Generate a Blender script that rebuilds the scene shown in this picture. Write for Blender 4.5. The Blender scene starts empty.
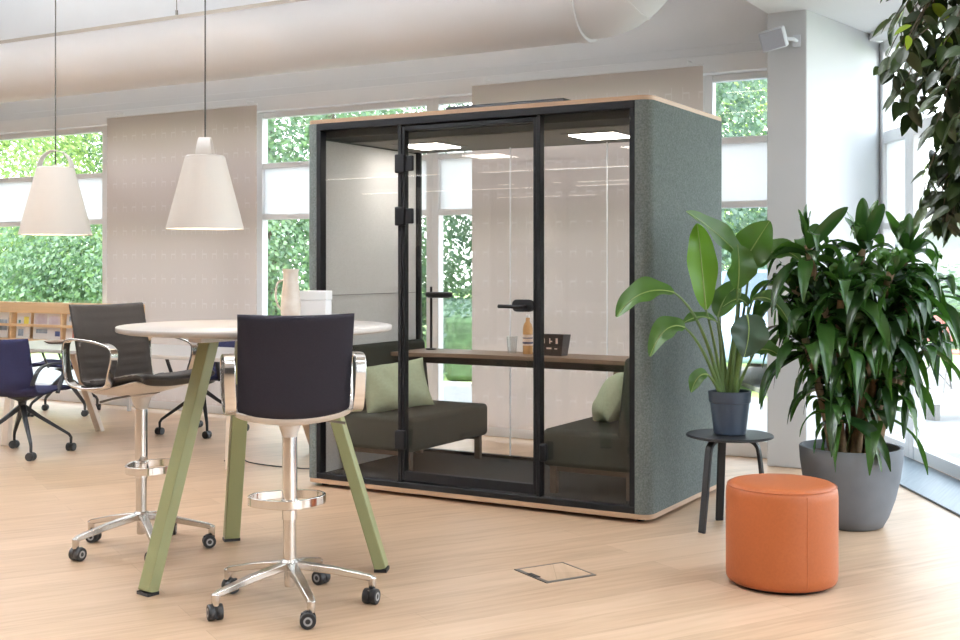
import bpy, bmesh, math, random
from mathutils import Vector, Matrix

PI = math.pi
R = math.radians
TH = R(30.2)                       # the camera's heading against the window wall
CT, ST = math.cos(TH), math.sin(TH)
SC = bpy.context.scene
COL = SC.collection


def grid(x, y):
    """second building grid (plank and hatch direction is near it) -> room axes"""
    return (x * CT - y * ST, x * ST + y * CT)


# ------------------------------------------------------------------ materials
MATS = {}


def nt(name):
    m = bpy.data.materials.new(name)
    m.use_nodes = True
    n = m.node_tree
    n.nodes.clear()
    out = n.nodes.new('ShaderNodeOutputMaterial')
    MATS[name] = m
    return m, n, out


def N(n, t, **kw):
    nd = n.nodes.new(t)
    for k, v in kw.items():
        if k in nd.inputs:
            nd.inputs[k].default_value = v
        else:
            setattr(nd, k, v)
    return nd


def c4(c):
    return (c[0], c[1], c[2], 1.0)


def srgb(r, g, b):
    f = lambda v: ((v / 255 + 0.055) / 1.055) ** 2.4 if v > 10 else v / 255 / 12.92
    return (f(r), f(g), f(b))


def pbr(name, col, rough=0.5, metal=0.0, var=0.0, scale=20.0, bump=0.0, bscale=None, spec=0.5, coat=0.0, trans=0.0, col2=None, detail=3.0, stretch=None):
    """principled surface with procedural colour variation and bump"""
    m, n, out = nt(name)
    p = N(n, 'ShaderNodeBsdfPrincipled')
    p.inputs['Roughness'].default_value = rough
    p.inputs['Metallic'].default_value = metal
    p.inputs['Specular IOR Level'].default_value = spec
    p.inputs['Coat Weight'].default_value = coat
    p.inputs['Base Color'].default_value = c4(col)
    tc = N(n, 'ShaderNodeTexCoord')
    vec = tc.outputs['Object']
    if stretch:
        mp = N(n, 'ShaderNodeMapping')
        mp.inputs['Scale'].default_value = stretch
        n.links.new(vec, mp.inputs['Vector'])
        vec = mp.outputs['Vector']
    if var > 0 or col2:
        nz = N(n, 'ShaderNodeTexNoise')
        nz.inputs['Scale'].default_value = scale
        nz.inputs['Detail'].default_value = detail
        n.links.new(vec, nz.inputs['Vector'])
        rp = N(n, 'ShaderNodeValToRGB')
        rp.color_ramp.elements[0].position = 0.3
        rp.color_ramp.elements[1].position = 0.7
        a = col
        b = col2 if col2 else tuple(min(1, x * (1 + var)) for x in col)
        if not col2:
            a = tuple(x * (1 - var) for x in col)
        rp.color_ramp.elements[0].color = c4(a)
        rp.color_ramp.elements[1].color = c4(b)
        n.links.new(nz.outputs['Fac'], rp.inputs['Fac'])
        n.links.new(rp.outputs['Color'], p.inputs['Base Color'])
    if bump > 0:
        bz = N(n, 'ShaderNodeTexNoise')
        bz.inputs['Scale'].default_value = bscale or scale * 4
        bz.inputs['Detail'].default_value = 2.0
        n.links.new(vec, bz.inputs['Vector'])
        bp = N(n, 'ShaderNodeBump')
        bp.inputs['Strength'].default_value = bump
        bp.inputs['Distance'].default_value = 0.01
        n.links.new(bz.outputs['Fac'], bp.inputs['Height'])
        n.links.new(bp.outputs['Normal'], p.inputs['Normal'])
    sh = p.outputs['BSDF']
    if trans > 0:
        tr = N(n, 'ShaderNodeBsdfTranslucent')
        tr.inputs['Color'].default_value = c4(tuple(min(1, x * 1.5) for x in col))
        mx = N(n, 'ShaderNodeMixShader')
        mx.inputs['Fac'].default_value = trans
        n.links.new(sh, mx.inputs[1])
        n.links.new(tr.outputs['BSDF'], mx.inputs[2])
        sh = mx.outputs['Shader']
    n.links.new(sh, out.inputs['Surface'])
    return m


def glass(name, tint=(1, 1, 1), refl=1.0, ior=1.45):
    m, n, out = nt(name)
    tr = N(n, 'ShaderNodeBsdfTransparent')
    tr.inputs['Color'].default_value = c4(tint)
    gl = N(n, 'ShaderNodeBsdfGlossy')
    gl.inputs['Roughness'].default_value = 0.0
    fr = N(n, 'ShaderNodeFresnel')
    fr.inputs['IOR'].default_value = ior
    geo = N(n, 'ShaderNodeNewGeometry')
    # same reflectance whichever side of the thin pane is hit
    vm = N(n, 'ShaderNodeVectorMath', operation='DOT_PRODUCT')
    n.links.new(geo.outputs['Normal'], vm.inputs[0])
    n.links.new(geo.outputs['Incoming'], vm.inputs[1])
    ab = N(n, 'ShaderNodeMath', operation='ABSOLUTE')
    n.links.new(vm.outputs['Value'], ab.inputs[0])
    om = N(n, 'ShaderNodeMath', operation='SUBTRACT')
    om.inputs[0].default_value = 1.0
    n.links.new(ab.outputs[0], om.inputs[1])
    pw = N(n, 'ShaderNodeMath', operation='POWER')
    n.links.new(om.outputs[0], pw.inputs[0])
    pw.inputs[1].default_value = 5.0
    ma = N(n, 'ShaderNodeMath', operation='MULTIPLY_ADD')
    n.links.new(pw.outputs[0], ma.inputs[0])
    ma.inputs[1].default_value = 0.9 * refl
    ma.inputs[2].default_value = 0.04 * refl
    ma.use_clamp = True
    mx = N(n, 'ShaderNodeMixShader')
    n.links.new(ma.outputs[0], mx.inputs['Fac'])
    n.links.new(tr.outputs['BSDF'], mx.inputs[1])
    n.links.new(gl.outputs['BSDF'], mx.inputs[2])
    n.links.new(mx.outputs['Shader'], out.inputs['Surface'])
    return m


def emit(name, col, strength):
    m, n, out = nt(name)
    e = N(n, 'ShaderNodeEmission')
    e.inputs['Color'].default_value = c4(col)
    e.inputs['Strength'].default_value = strength
    n.links.new(e.outputs['Emission'], out.inputs['Surface'])
    return m


def wood_floor():
    m, n, out = nt('oak_plank_floor')
    p = N(n, 'ShaderNodeBsdfPrincipled')
    tc = N(n, 'ShaderNodeTexCoord')
    mp = N(n, 'ShaderNodeMapping')
    mp.inputs['Rotation'].default_value = (0, 0, R(-60))
    n.links.new(tc.outputs['Object'], mp.inputs['Vector'])
    br = N(n, 'ShaderNodeTexBrick')
    br.offset = 0.37
    br.inputs['Color1'].default_value = c4((0.9, 0.9, 0.9))
    br.inputs['Color2'].default_value = c4((0.3, 0.3, 0.3))
    br.inputs['Mortar'].default_value = c4((0.0, 0.0, 0.0))
    br.inputs['Scale'].default_value = 1.0
    br.inputs['Mortar Size'].default_value = 0.0012
    br.inputs['Brick Width'].default_value = 2.1
    br.inputs['Row Height'].default_value = 0.19
    n.links.new(mp.outputs['Vector'], br.inputs['Vector'])
    mp2 = N(n, 'ShaderNodeMapping')
    mp2.inputs['Scale'].default_value = (1.2, 14.0, 1.0)
    n.links.new(mp.outputs['Vector'], mp2.inputs['Vector'])
    nz = N(n, 'ShaderNodeTexNoise')
    nz.inputs['Scale'].default_value = 2.0
    nz.inputs['Detail'].default_value = 6.0
    nz.inputs['Distortion'].default_value = 0.6
    n.links.new(mp2.outputs['Vector'], nz.inputs['Vector'])
    ad = N(n, 'ShaderNodeMixRGB')
    ad.blend_type = 'MIX'
    ad.inputs['Fac'].default_value = 0.62
    n.links.new(br.outputs['Color'], ad.inputs['Color1'])
    n.links.new(nz.outputs['Fac'], ad.inputs['Color2'])
    rp = N(n, 'ShaderNodeValToRGB')
    e = rp.color_ramp.elements
    e[0].position = 0.0
    e[0].color = c4(srgb(112, 88, 68))
    e[1].position = 0.36
    e[1].color = c4(srgb(174, 144, 116))
    x = e.new(0.55)
    x.color = c4(srgb(191, 161, 132))
    x = e.new(0.75)
    x.color = c4(srgb(201, 172, 145))
    n.links.new(ad.outputs['Color'], rp.inputs['Fac'])
    n.links.new(rp.outputs['Color'], p.inputs['Base Color'])
    p.inputs['Roughness'].default_value = 0.42
    p.inputs['Specular IOR Level'].default_value = 0.75
    bp = N(n, 'ShaderNodeBump')
    bp.inputs['Strength'].default_value = 0.08
    bp.inputs['Distance'].default_value = 0.004
    n.links.new(nz.outputs['Fac'], bp.inputs['Height'])
    n.links.new(bp.outputs['Normal'], p.inputs['Normal'])
    n.links.new(p.outputs['BSDF'], out.inputs['Surface'])
    return m


def printed_fabric():
    """beige translucent cloth woven with rows of small pale chair outlines"""
    m, n, out = nt('panel_fabric')

    def ma(op, a, b=None):
        nd = N(n, 'ShaderNodeMath', operation=op)
        for i, v in enumerate((a, b)):
            if v is None:
                continue
            if isinstance(v, (int, float)):
                nd.inputs[i].default_value = v
            else:
                n.links.new(v, nd.inputs[i])
        return nd.outputs[0]
    tc = N(n, 'ShaderNodeTexCoord')
    sp_ = N(n, 'ShaderNodeSeparateXYZ')
    n.links.new(tc.outputs['Object'], sp_.inputs[0])
    px, pz = 0.128, 0.228
    fx = ma('MULTIPLY', ma('PINGPONG', ma('DIVIDE', sp_.outputs['X'], px), 1.0), px)
    fz = ma('MULTIPLY', ma('FRACT', ma('DIVIDE', sp_.outputs['Z'], pz)), pz)
    tot = None
    for a, b, c, d in ((0.040, 0.046, 0.06, 0.15), (0.040, 0.094, 0.098, 0.112), (0.088, 0.094, 0.06, 0.10)):
        q = ma('MULTIPLY', ma('MULTIPLY', ma('GREATER_THAN', fx, a), ma('LESS_THAN', fx, b)), ma('MULTIPLY', ma('GREATER_THAN', fz, c), ma('LESS_THAN', fz, d)))
        tot = q if tot is None else ma('MAXIMUM', tot, q)
    mxc = N(n, 'ShaderNodeMixRGB')
    mxc.inputs['Color1'].default_value = c4(srgb(222, 213, 208))
    mxc.inputs['Color2'].default_value = c4(srgb(234, 228, 226))
    n.links.new(ma('MULTIPLY', tot, 0.75), mxc.inputs['Fac'])
    df = N(n, 'ShaderNodeBsdfDiffuse')
    tr = N(n, 'ShaderNodeBsdfTranslucent')
    n.links.new(mxc.outputs['Color'], df.inputs['Color'])
    n.links.new(mxc.outputs['Color'], tr.inputs['Color'])
    mx = N(n, 'ShaderNodeMixShader')
    mx.inputs['Fac'].default_value = 0.5
    n.links.new(df.outputs['BSDF'], mx.inputs[1])
    n.links.new(tr.outputs['BSDF'], mx.inputs[2])
    n.links.new(mx.outputs['Shader'], out.inputs['Surface'])


def leafmat(name, a, b, rough=0.35, trans=0.25, scale=3.0):
    """leaf colour varies from leaf to leaf (random per island)"""
    m, n, out = nt(name)
    geo = N(n, 'ShaderNodeNewGeometry')
    rp = N(n, 'ShaderNodeValToRGB')
    rp.color_ramp.elements[0].color = c4(a)
    rp.color_ramp.elements[1].color = c4(b)
    n.links.new(geo.outputs['Random Per Island'], rp.inputs['Fac'])
    p = N(n, 'ShaderNodeBsdfPrincipled')
    p.inputs['Roughness'].default_value = rough
    n.links.new(rp.outputs['Color'], p.inputs['Base Color'])
    tr = N(n, 'ShaderNodeBsdfTranslucent')
    mul = N(n, 'ShaderNodeMixRGB')
    mul.blend_type = 'MULTIPLY'
    mul.inputs['Fac'].default_value = 1.0
    mul.inputs['Color2'].default_value = (1.7, 1.9, 1.1, 1)
    n.links.new(rp.outputs['Color'], mul.inputs['Color1'])
    n.links.new(mul.outputs['Color'], tr.inputs['Color'])
    mx = N(n, 'ShaderNodeMixShader')
    mx.inputs['Fac'].default_value = trans
    n.links.new(p.outputs['BSDF'], mx.inputs[1])
    n.links.new(tr.outputs['BSDF'], mx.inputs[2])
    n.links.new(mx.outputs['Shader'], out.inputs['Surface'])
    return m


wood_floor()
printed_fabric()
pbr('white_paint', (0.78, 0.79, 0.80), 0.7, var=0.015, scale=3)
pbr('white_paint_dimmed', (0.57, 0.58, 0.59), 0.7, var=0.015, scale=3)  # same white paint, darkened to offset the strong daylight from the side glazing
pbr('grey_paint', (0.16, 0.16, 0.165), 0.8, var=0.03, scale=3)
pbr('ceiling_paint', (0.76, 0.76, 0.76), 0.8, var=0.01, scale=3)
pbr('frame_white', (0.84, 0.84, 0.85), 0.35)
pbr('spandrel_white', (0.86, 0.87, 0.89), 0.3, trans=0.5)
pbr('duct_fabric', (0.69, 0.685, 0.69), 0.55, var=0.01, scale=2)
pbr('duct_rail_metal', (0.42, 0.37, 0.31), 0.4, metal=0.3)
pbr('pod_felt', srgb(82, 88, 86), 0.95, col2=srgb(110, 116, 113), scale=120, bump=0.3, bscale=420, spec=0.15)
pbr('inner_felt', srgb(192, 192, 191), 0.95, col2=srgb(206, 206, 205), scale=140, bump=0.2, bscale=420, spec=0.1)
pbr('pod_ceiling_felt', srgb(150, 150, 148), 0.95, var=0.06, scale=140, spec=0.1)
pbr('pod_shaded_felt', srgb(84, 86, 86), 0.95, var=0.08, scale=140, spec=0.1)  # booth ceiling felt with shade put into its colour
pbr('pod_carpet', srgb(62, 62, 62), 0.98, var=0.2, scale=260, bump=0.4, bscale=700, spec=0.1)
pbr('black_metal', (0.007, 0.007, 0.008), 0.5, spec=0.15)
pbr('black_satin', (0.014, 0.014, 0.016), 0.45, spec=0.35)
pbr('plywood', srgb(172, 143, 118), 0.5, var=0.12, scale=6, stretch=(1, 1, 40))
pbr('sofa_fabric', srgb(48, 53, 50), 0.95, col2=srgb(60, 65, 60), scale=200, bump=0.3, bscale=500, spec=0.15)
pbr('sofa_leg', srgb(84, 70, 60), 0.45)
pbr('cushion_fabric', srgb(168, 179, 154), 0.92, var=0.06, scale=60, bump=0.25, bscale=400, spec=0.15)
pbr('desk_wood', srgb(140, 118, 98), 0.5, col2=srgb(120, 100, 84), scale=5, stretch=(1, 12, 12))
pbr('table_white', srgb(186, 180, 176), 0.35)
pbr('table_edge', srgb(196, 192, 194), 0.4)
pbr('green_metal', srgb(142, 146, 106), 0.42)
pbr('leather_dark', srgb(43, 38, 36), 0.6, var=0.06, scale=80, bump=0.1, bscale=500)
pbr('wool_dark', srgb(43, 41, 49), 0.95, var=0.08, scale=200, bump=0.2, bscale=600, spec=0.2)
pbr('shell_light', srgb(206, 200, 196), 0.4)
pbr('chrome', (0.78, 0.77, 0.76), 0.12, metal=1.0)
pbr('aluminium', (0.66, 0.64, 0.62), 0.22, metal=1.0)
pbr('rubber_black', (0.015, 0.015, 0.017), 0.5)
pbr('caster_grey', (0.35, 0.35, 0.36), 0.4)
pbr('navy_fabric', srgb(31, 32, 58), 0.9, var=0.08, scale=150, spec=0.2)
pbr('beige_table_leg', srgb(206, 190, 174), 0.45)
pbr('birch', srgb(224, 190, 148), 0.5, var=0.06, scale=4, stretch=(1, 8, 20))
pbr('paper_white', (0.82, 0.81, 0.82), 0.6)
pbr('orange_leather', srgb(164, 88, 46), 0.5, var=0.05, scale=90, bump=0.08, bscale=450, spec=0.4)
pbr('pot_plastic', srgb(50, 62, 78), 0.45)
pbr('soil', srgb(74, 56, 42), 0.95, var=0.35, scale=60, bump=0.6, bscale=120)
pbr('planter_concrete', srgb(98, 102, 108), 0.75, col2=srgb(112, 116, 122), scale=5, bump=0.05, bscale=120)
pbr('cane_bark', srgb(132, 108, 82), 0.85, var=0.3, scale=30, bump=0.4, bscale=60)
pbr('midrib_green', srgb(132, 152, 84), 0.45)
pbr('stalk_green', srgb(88, 112, 56), 0.45, var=0.15, scale=12)
leafmat('strelitzia_leaf', srgb(42, 72, 34), srgb(78, 112, 44), 0.35, 0.28)
leafmat('strelitzia_light_leaf', srgb(86, 126, 40), srgb(96, 136, 44), 0.35, 0.4)
leafmat('strelitzia_dark_leaf', srgb(40, 62, 42), srgb(44, 66, 46), 0.4, 0.1)
leafmat('dracaena_leaf', srgb(30, 54, 29), srgb(66, 104, 42), 0.24, 0.22)
leafmat('ficus_leaf', srgb(34, 46, 30), srgb(60, 78, 44), 0.32, 0.2)
leafmat('ficus_young_leaf', srgb(110, 138, 36), srgb(140, 160, 48), 0.35, 0.35)
leafmat('tree_leaf_light', srgb(106, 134, 92), srgb(170, 182, 124), 0.6, 0.3)
leafmat('tree_leaf_mid', srgb(86, 112, 94), srgb(126, 148, 118), 0.6, 0.3)
leafmat('tree_leaf_dark', srgb(74, 96, 88), srgb(110, 130, 116), 0.6, 0.3)
pbr('hedge_green', srgb(78, 104, 72), 0.9, var=0.3, scale=14, bump=0.5, bscale=30)
pbr('tree_bark', srgb(86, 74, 62), 0.9, var=0.2, scale=8)
pbr('lawn_grass', srgb(126, 156, 88), 0.95, col2=srgb(160, 184, 114), scale=9, bump=0.5, bscale=40)
pbr('terrace_paving', srgb(140, 137, 134), 0.8, var=0.05, scale=4)
pbr('path_grey', srgb(176, 178, 180), 0.8, var=0.05, scale=6)
pbr('lamp_shade_white', srgb(214, 209, 204), 0.5, trans=0.06)
pbr('cord_dark', (0.05, 0.045, 0.04), 0.6)
pbr('speaker_body', srgb(205, 208, 214), 0.5)
pbr('speaker_grille', srgb(160, 162, 170), 0.7, var=0.1, scale=400)
pbr('steel_grey', srgb(120, 116, 112), 0.35, metal=0.6)
pbr('grate_grey', srgb(120, 132, 140), 0.45, var=0.1, scale=3, stretch=(30, 1, 1))
pbr('bottle_juice', srgb(206, 158, 104), 0.15, spec=0.6)
pbr('label_paper', srgb(236, 214, 200), 0.6)
pbr('basket_brown', srgb(52, 40, 34), 0.6, var=0.15, scale=60)
pbr('ink_grey', srgb(120, 110, 104), 0.7)
pbr('ceramic_pale', srgb(214, 206, 198), 0.35, col2=srgb(196, 180, 166), scale=14)
pbr('red_cloth', srgb(196, 112, 96), 0.8)
pbr('car_paint', srgb(150, 170, 200), 0.25, metal=0.2)
pbr('car_glass', srgb(70, 84, 100), 0.1)
pbr('yellow_paint', srgb(236, 186, 60), 0.6)
pbr('facade_grey', srgb(170, 170, 172), 0.8, var=0.04, scale=2)
pbr('roof_tile', srgb(196, 190, 186), 0.8, var=0.1, scale=6)
pbr('print_pink', srgb(196, 178, 190), 0.5, col2=srgb(226, 220, 226), scale=9)
pbr('print_slate', srgb(96, 116, 140), 0.5, col2=srgb(190, 200, 212), scale=12)
pbr('print_yellow', srgb(226, 210, 90), 0.5)
pbr('print_teal', srgb(72, 126, 124), 0.5)
pbr('print_rust', srgb(176, 92, 84), 0.5, col2=srgb(202, 130, 112), scale=14)
pbr('print_navy', srgb(58, 66, 102), 0.5)
pbr('dish_brown', srgb(150, 128, 112), 0.5)
glass('window_glass', (0.97, 0.985, 0.98), 1.0)
glass('pod_glass', (0.985, 0.985, 0.98), 0.75)
glass('tumbler_glass', (0.93, 0.94, 0.94), 2.0)
emit('pod_lamp_glow', (1.0, 0.93, 0.85), 16.0)
emit('line_lamp_glow', (1.0, 0.88, 0.72), 5.0)
emit('bulb_glow', (1.0, 0.8, 0.58), 22.0)


# ------------------------------------------------------------------ geometry
class G:
    """collects shapes; build() links them as ONE mesh object"""

    def __init__(s):
        s.v = []
        s.f = []
        s.m = []
        s.mi = 0

    def add(s, verts, faces):
        o = len(s.v)
        s.v += [tuple(q) for q in verts]
        for f in faces:
            s.f.append(tuple(i + o for i in f))
            s.m.append(s.mi)
        return s

    def box(s, c, d, rz=0.0, M=None):
        x, y, z = d[0] / 2, d[1] / 2, d[2] / 2
        vs = [Vector((a * x, b * y, e * z)) for e in (-1, 1) for b in (-1, 1) for a in (-1, 1)]
        if M is None:
            M = Matrix.Translation(c) @ Matrix.Rotation(rz, 4, 'Z')
        return s.add([M @ q for q in vs], [(0, 2, 3, 1), (4, 5, 7, 6), (0, 1, 5, 4), (2, 6, 7, 3), (0, 4, 6, 2), (1, 3, 7, 5)])

    def span(s, a, b):
        return s.box([(a[i] + b[i]) / 2 for i in range(3)], [abs(b[i] - a[i]) for i in range(3)])

    def prism(s, poly, z0, z1):
        n = len(poly)
        vs = [(p[0], p[1], z0) for p in poly] + [(p[0], p[1], z1) for p in poly]
        fs = [tuple(range(n - 1, -1, -1)), tuple(range(n, 2 * n))]
        fs += [(i, (i + 1) % n, n + (i + 1) % n, n + i) for i in range(n)]
        return s.add(vs, fs)

    def lathe(s, prof, n=32, c=(0, 0, 0), M=None):
        vs, fs = [], []
        k = len(prof)
        for i in range(n):
            a = 2 * PI * i / n
            for r, z in prof:
                q = Vector((r * math.cos(a), r * math.sin(a), z))
                vs.append((M @ q) if M else (q + Vector(c)))
        for i in range(n):
            j = (i + 1) % n
            for q in range(k - 1):
                fs.append((i * k + q, j * k + q, j * k + q + 1, i * k + q + 1))
        if prof[0][0] > 1e-6:
            fs.append(tuple(i * k for i in range(n - 1, -1, -1)))
        if prof[-1][0] > 1e-6:
            fs.append(tuple(i * k + k - 1 for i in range(n)))
        return s.add(vs, fs)

    def tube(s, pts, r, n=10, caps=True):
        pts = [Vector(p) for p in pts]
        rs = r if isinstance(r, (list, tuple)) else [r] * len(pts)
        vs, fs = [], []
        ref = None
        for i, p in enumerate(pts):
            t = (pts[min(i + 1, len(pts) - 1)] - pts[max(i - 1, 0)]).normalized()
            if ref is None:
                ref = Vector((0, 0, 1)) if abs(t.z) < 0.9 else Vector((1, 0, 0))
            a = (ref - t * ref.dot(t)).normalized()
            ref = a
            b = t.cross(a)
            for k in range(n):
                w = 2 * PI * k / n
                vs.append(p + (a * math.cos(w) + b * math.sin(w)) * rs[i])
        for i in range(len(pts) - 1):
            for k in range(n):
                q = (k + 1) % n
                fs.append((i * n + k, i * n + q, (i + 1) * n + q, (i + 1) * n + k))
        if caps:
            fs.append(tuple(range(n - 1, -1, -1)))
            fs.append(tuple((len(pts) - 1) * n + k for k in range(n)))
        return s.add(vs, fs)

    def band(s, pts, side, w, t, closed=False):
        """rectangular strip swept along pts; `side` = width direction, w wide, t thick"""
        pts = [Vector(p) for p in pts]
        n = len(pts)
        side = Vector(side).normalized()
        ws = w if isinstance(w, (list, tuple)) else [w] * n
        ts = t if isinstance(t, (list, tuple)) else [t] * n
        vs, fs = [], []
        for i, p in enumerate(pts):
            a = pts[(i - 1) % n] if closed or i > 0 else p
            b = pts[(i + 1) % n] if closed or i < n - 1 else p
            tg = (b - a).normalized()
            nr = tg.cross(side).normalized()
            for x, y in ((-1, -1), (1, -1), (1, 1), (-1, 1)):
                vs.append(p + side * (x * ws[i] / 2) + nr * (y * ts[i] / 2))
        for i in range(n if closed else n - 1):
            j = (i + 1) % n
            for k in range(4):
                q = (k + 1) % 4
                fs.append((i * 4 + k, j * 4 + k, j * 4 + q, i * 4 + q))
        if not closed:
            fs.append((0, 1, 2, 3))
            fs.append(((n - 1) * 4 + 3, (n - 1) * 4 + 2, (n - 1) * 4 + 1, (n - 1) * 4))
        return s.add(vs, fs)

    def sphere(s, c, r, n=16, sc=(1, 1, 1)):
        k = n // 2
        prof = [(max(1e-7, math.sin(PI * i / k)), -math.cos(PI * i / k)) for i in range(k + 1)]
        M = Matrix.Translation(c) @ Matrix.Diagonal((r * sc[0], r * sc[1], r * sc[2], 1))
        return s.lathe(prof, n, M=M)

    def pad(s, prof, hw, th, nx=16, curve=0.0, groove=0.0, pitch=0.045):
        """upholstered pad: profile (y,z) swept over the width; hw half width per point, th thickness"""
        n = len(prof)
        P = [Vector((0, p[0], p[1])) for p in prof]
        hws = hw if isinstance(hw, (list, tuple)) else [hw] * n
        ths = th if isinstance(th, (list, tuple)) else [th] * n
        acc = 0.0
        top, bot = [], []
        for i in range(n):
            t = (P[min(i + 1, n - 1)] - P[max(i - 1, 0)]).normalized()
            nr = t.cross(Vector((1, 0, 0)))
            if i:
                acc += (P[i] - P[i - 1]).length
            e = min(i, n - 1 - i)
            ef = (0.35, 0.8, 0.95)[e] if e < 3 else 1.0
            g = 0.0
            if groove:
                ph = (acc / pitch) % 1.0
                g = groove * max(0.0, 1 - min(ph, 1 - ph) / 0.16)
            for k in range(nx + 1):
                x = math.sin((k / nx - 0.5) * PI)
                f = ef * max(0.3, (1 - abs(x) ** 10) ** 0.5)
                off = nr * (curve * x * x)
                base = P[i] + Vector((x * hws[i], 0, 0)) + off
                top.append(base + nr * (ths[i] / 2 * f - g))
                bot.append(base - nr * (ths[i] / 2 * f))
        m = nx + 1
        o = n * m
        fs = []
        for i in range(n - 1):
            for k in range(nx):
                a = i * m + k
                fs.append((a, a + 1, a + m + 1, a + m))
                fs.append((o + a, o + a + m, o + a + m + 1, o + a + 1))
        for i in range(n - 1):
            a = i * m
            fs.append((a, a + m, o + a + m, o + a))
            b = i * m + nx
            fs.append((b, o + b, o + b + m, b + m))
        for k in range(nx):
            fs.append((k, o + k, o + k + 1, k + 1))
            a = (n - 1) * m + k
            fs.append((a, a + 1, o + a + 1, o + a))
        return s.add(top + bot, fs)

    def pillow(s, w, h, t, M, n=18):
        top, bot = [], []
        for j in range(n + 1):
            for i in range(n + 1):
                x, y = 2 * i / n - 1, 2 * j / n - 1
                f = max(0.0, (1 - abs(x) ** 2.6) * (1 - abs(y) ** 2.6)) ** 0.5
                pin = 1 - 0.07 * ((1 - y * y) * abs(x) ** 3)
                pin2 = 1 - 0.07 * ((1 - x * x) * abs(y) ** 3)
                wr = 0.006 * math.sin(9 * x + 5 * y) * f
                top.append(M @ Vector((x * w / 2 * pin, y * h / 2 * pin2, f * t / 2 + wr)))
                bot.append(M @ Vector((x * w / 2 * pin, y * h / 2 * pin2, -f * t / 2 + wr - 0.001)))
        m = n + 1
        o = m * m
        fs = []
        for j in range(n):
            for i in range(n):
                a = j * m + i
                fs.append((a, a + 1, a + m + 1, a + m))
                fs.append((o + a, o + a + m, o + a + m + 1, o + a + 1))
        for i in range(n):
            fs.append((i, o + i, o + i + 1, i + 1))
            a = n * m + i
            fs.append((a, a + 1, o + a + 1, o + a))
            fs.append((i * m, (i + 1) * m, o + (i + 1) * m, o + i * m))
            a = i * m + n
            fs.append((a, o + a, o + a + m, a + m))
        return s.add(top + bot, fs)

    def leaf(s, pts, w, hint=(0, 0, 1), fold=0.25, ns=9, shape=0.8, wave=0.0):
        """blade along a bezier/polyline; hint = rough upward side; V-folded"""
        pts = [Vector(p) for p in pts]
        path = [bez(pts, i / (ns - 1)) for i in range(ns)]
        hint = Vector(hint)
        vs, fs = [], []
        for i, p in enumerate(path):
            t = (path[min(i + 1, ns - 1)] - path[max(i - 1, 0)]).normalized()
            sd = t.cross(hint)
            if sd.length < 1e-4:
                sd = t.cross(Vector((1, 0.3, 0)))
            sd.normalize()
            up = sd.cross(t)
            u = i / (ns - 1)
            ww = w * max(0.03, math.sin(PI * min(1, u ** shape * 0.97 + 0.02)) ** 0.75)
            for k, lift in ((-1, fold), (-0.5, fold * 0.42), (0, 0), (0.5, fold * 0.42), (1, fold)):
                vs.append(p + sd * (k * ww * (1 + 0.12 * wave * math.sin(19 * u + k))) + up * ((lift + wave * abs(k) * math.sin(13 * u + 2.0 * k + w * 90)) * ww))
        for i in range(ns - 1):
            for k in range(4):
                a = i * 5 + k
                fs.append((a, a + 1, a + 6, a + 5))
        return s.add(vs, fs)

    def build(s, name, mats, parent=None, loc=None, rz=None, bevel=0.0, seg=2, smooth=True, angle=38, sub=0):
        me = bpy.data.meshes.new(name)
        me.from_pydata(s.v, [], s.f)
        if not isinstance(mats, (list, tuple)):
            mats = [mats]
        for q in mats:
            me.materials.append(MATS[q])
        for i, p in enumerate(me.polygons):
            p.material_index = s.m[i]
            p.use_smooth = bool(smooth)
        me.validate()
        b = bmesh.new()
        b.from_mesh(me)
        if smooth != 'raw':
            bmesh.ops.recalc_face_normals(b, faces=b.faces)
        b.to_mesh(me)
        b.free()
        if smooth:
            me.set_sharp_from_angle(angle=R(angle))
        o = bpy.data.objects.new(name, me)
        COL.objects.link(o)
        if parent:
            o.parent = parent
        if loc is not None:
            o.location = loc
        if rz is not None:
            o.rotation_euler = (0, 0, rz)
        if bevel > 0:
            md = o.modifiers.new('bevel', 'BEVEL')
            md.width = bevel
            md.segments = seg
            md.limit_method = 'ANGLE'
            md.angle_limit = R(40)
            md.harden_normals = False
        return o


def bez(pts, t):
    pts = list(pts)
    while len(pts) > 1:
        pts = [pts[i].lerp(pts[i + 1], t) for i in range(len(pts) - 1)]
    return pts[0]


def smoothpath(pts, n=24, closed=False):
    """Catmull-Rom through pts"""
    P = [Vector(p) for p in pts]
    k = len(P)
    out = []
    segs = k if closed else k - 1
    per = max(2, n // segs)
    for i in range(segs):
        if closed:
            a, b, c, d = P[(i - 1) % k], P[i], P[(i + 1) % k], P[(i + 2) % k]
        else:
            a, b, c, d = P[max(i - 1, 0)], P[i], P[i + 1], P[min(i + 2, k - 1)]
        for j in range(per):
            t = j / per
            out.append(0.5 * ((2 * b) + (c - a) * t + (2 * a - 5 * b + 4 * c - d) * t * t + (3 * b - a - 3 * c + d) * t ** 3))
    if not closed:
        out.append(P[-1])
    return out


def rrect(x0, y0, x1, y1, r, n=6):
    out = []
    for cx, cy, a0 in ((x1 - r, y1 - r, 0), (x0 + r, y1 - r, 90), (x0 + r, y0 + r, 180), (x1 - r, y0 + r, 270)):
        for i in range(n + 1):
            a = R(a0 + 90 * i / n)
            out.append((cx + r * math.cos(a), cy + r * math.sin(a)))
    return out


def tag(o, label=None, cat=None, group=None, kind=None):
    if label:
        o['label'] = label
    if cat:
        o['category'] = cat
    if group:
        o['group'] = group
    if kind:
        o['kind'] = kind
    return o


def thing(name, label, cat, loc=(0, 0, 0), rz=0.0, group=None):
    o = bpy.data.objects.new(name, None)
    COL.objects.link(o)
    o.empty_display_size = 0.1
    o.location = loc
    o.rotation_euler = (0, 0, rz)
    return tag(o, label, cat, group)


def struct(o):
    o['kind'] = 'structure'
    return o


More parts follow.
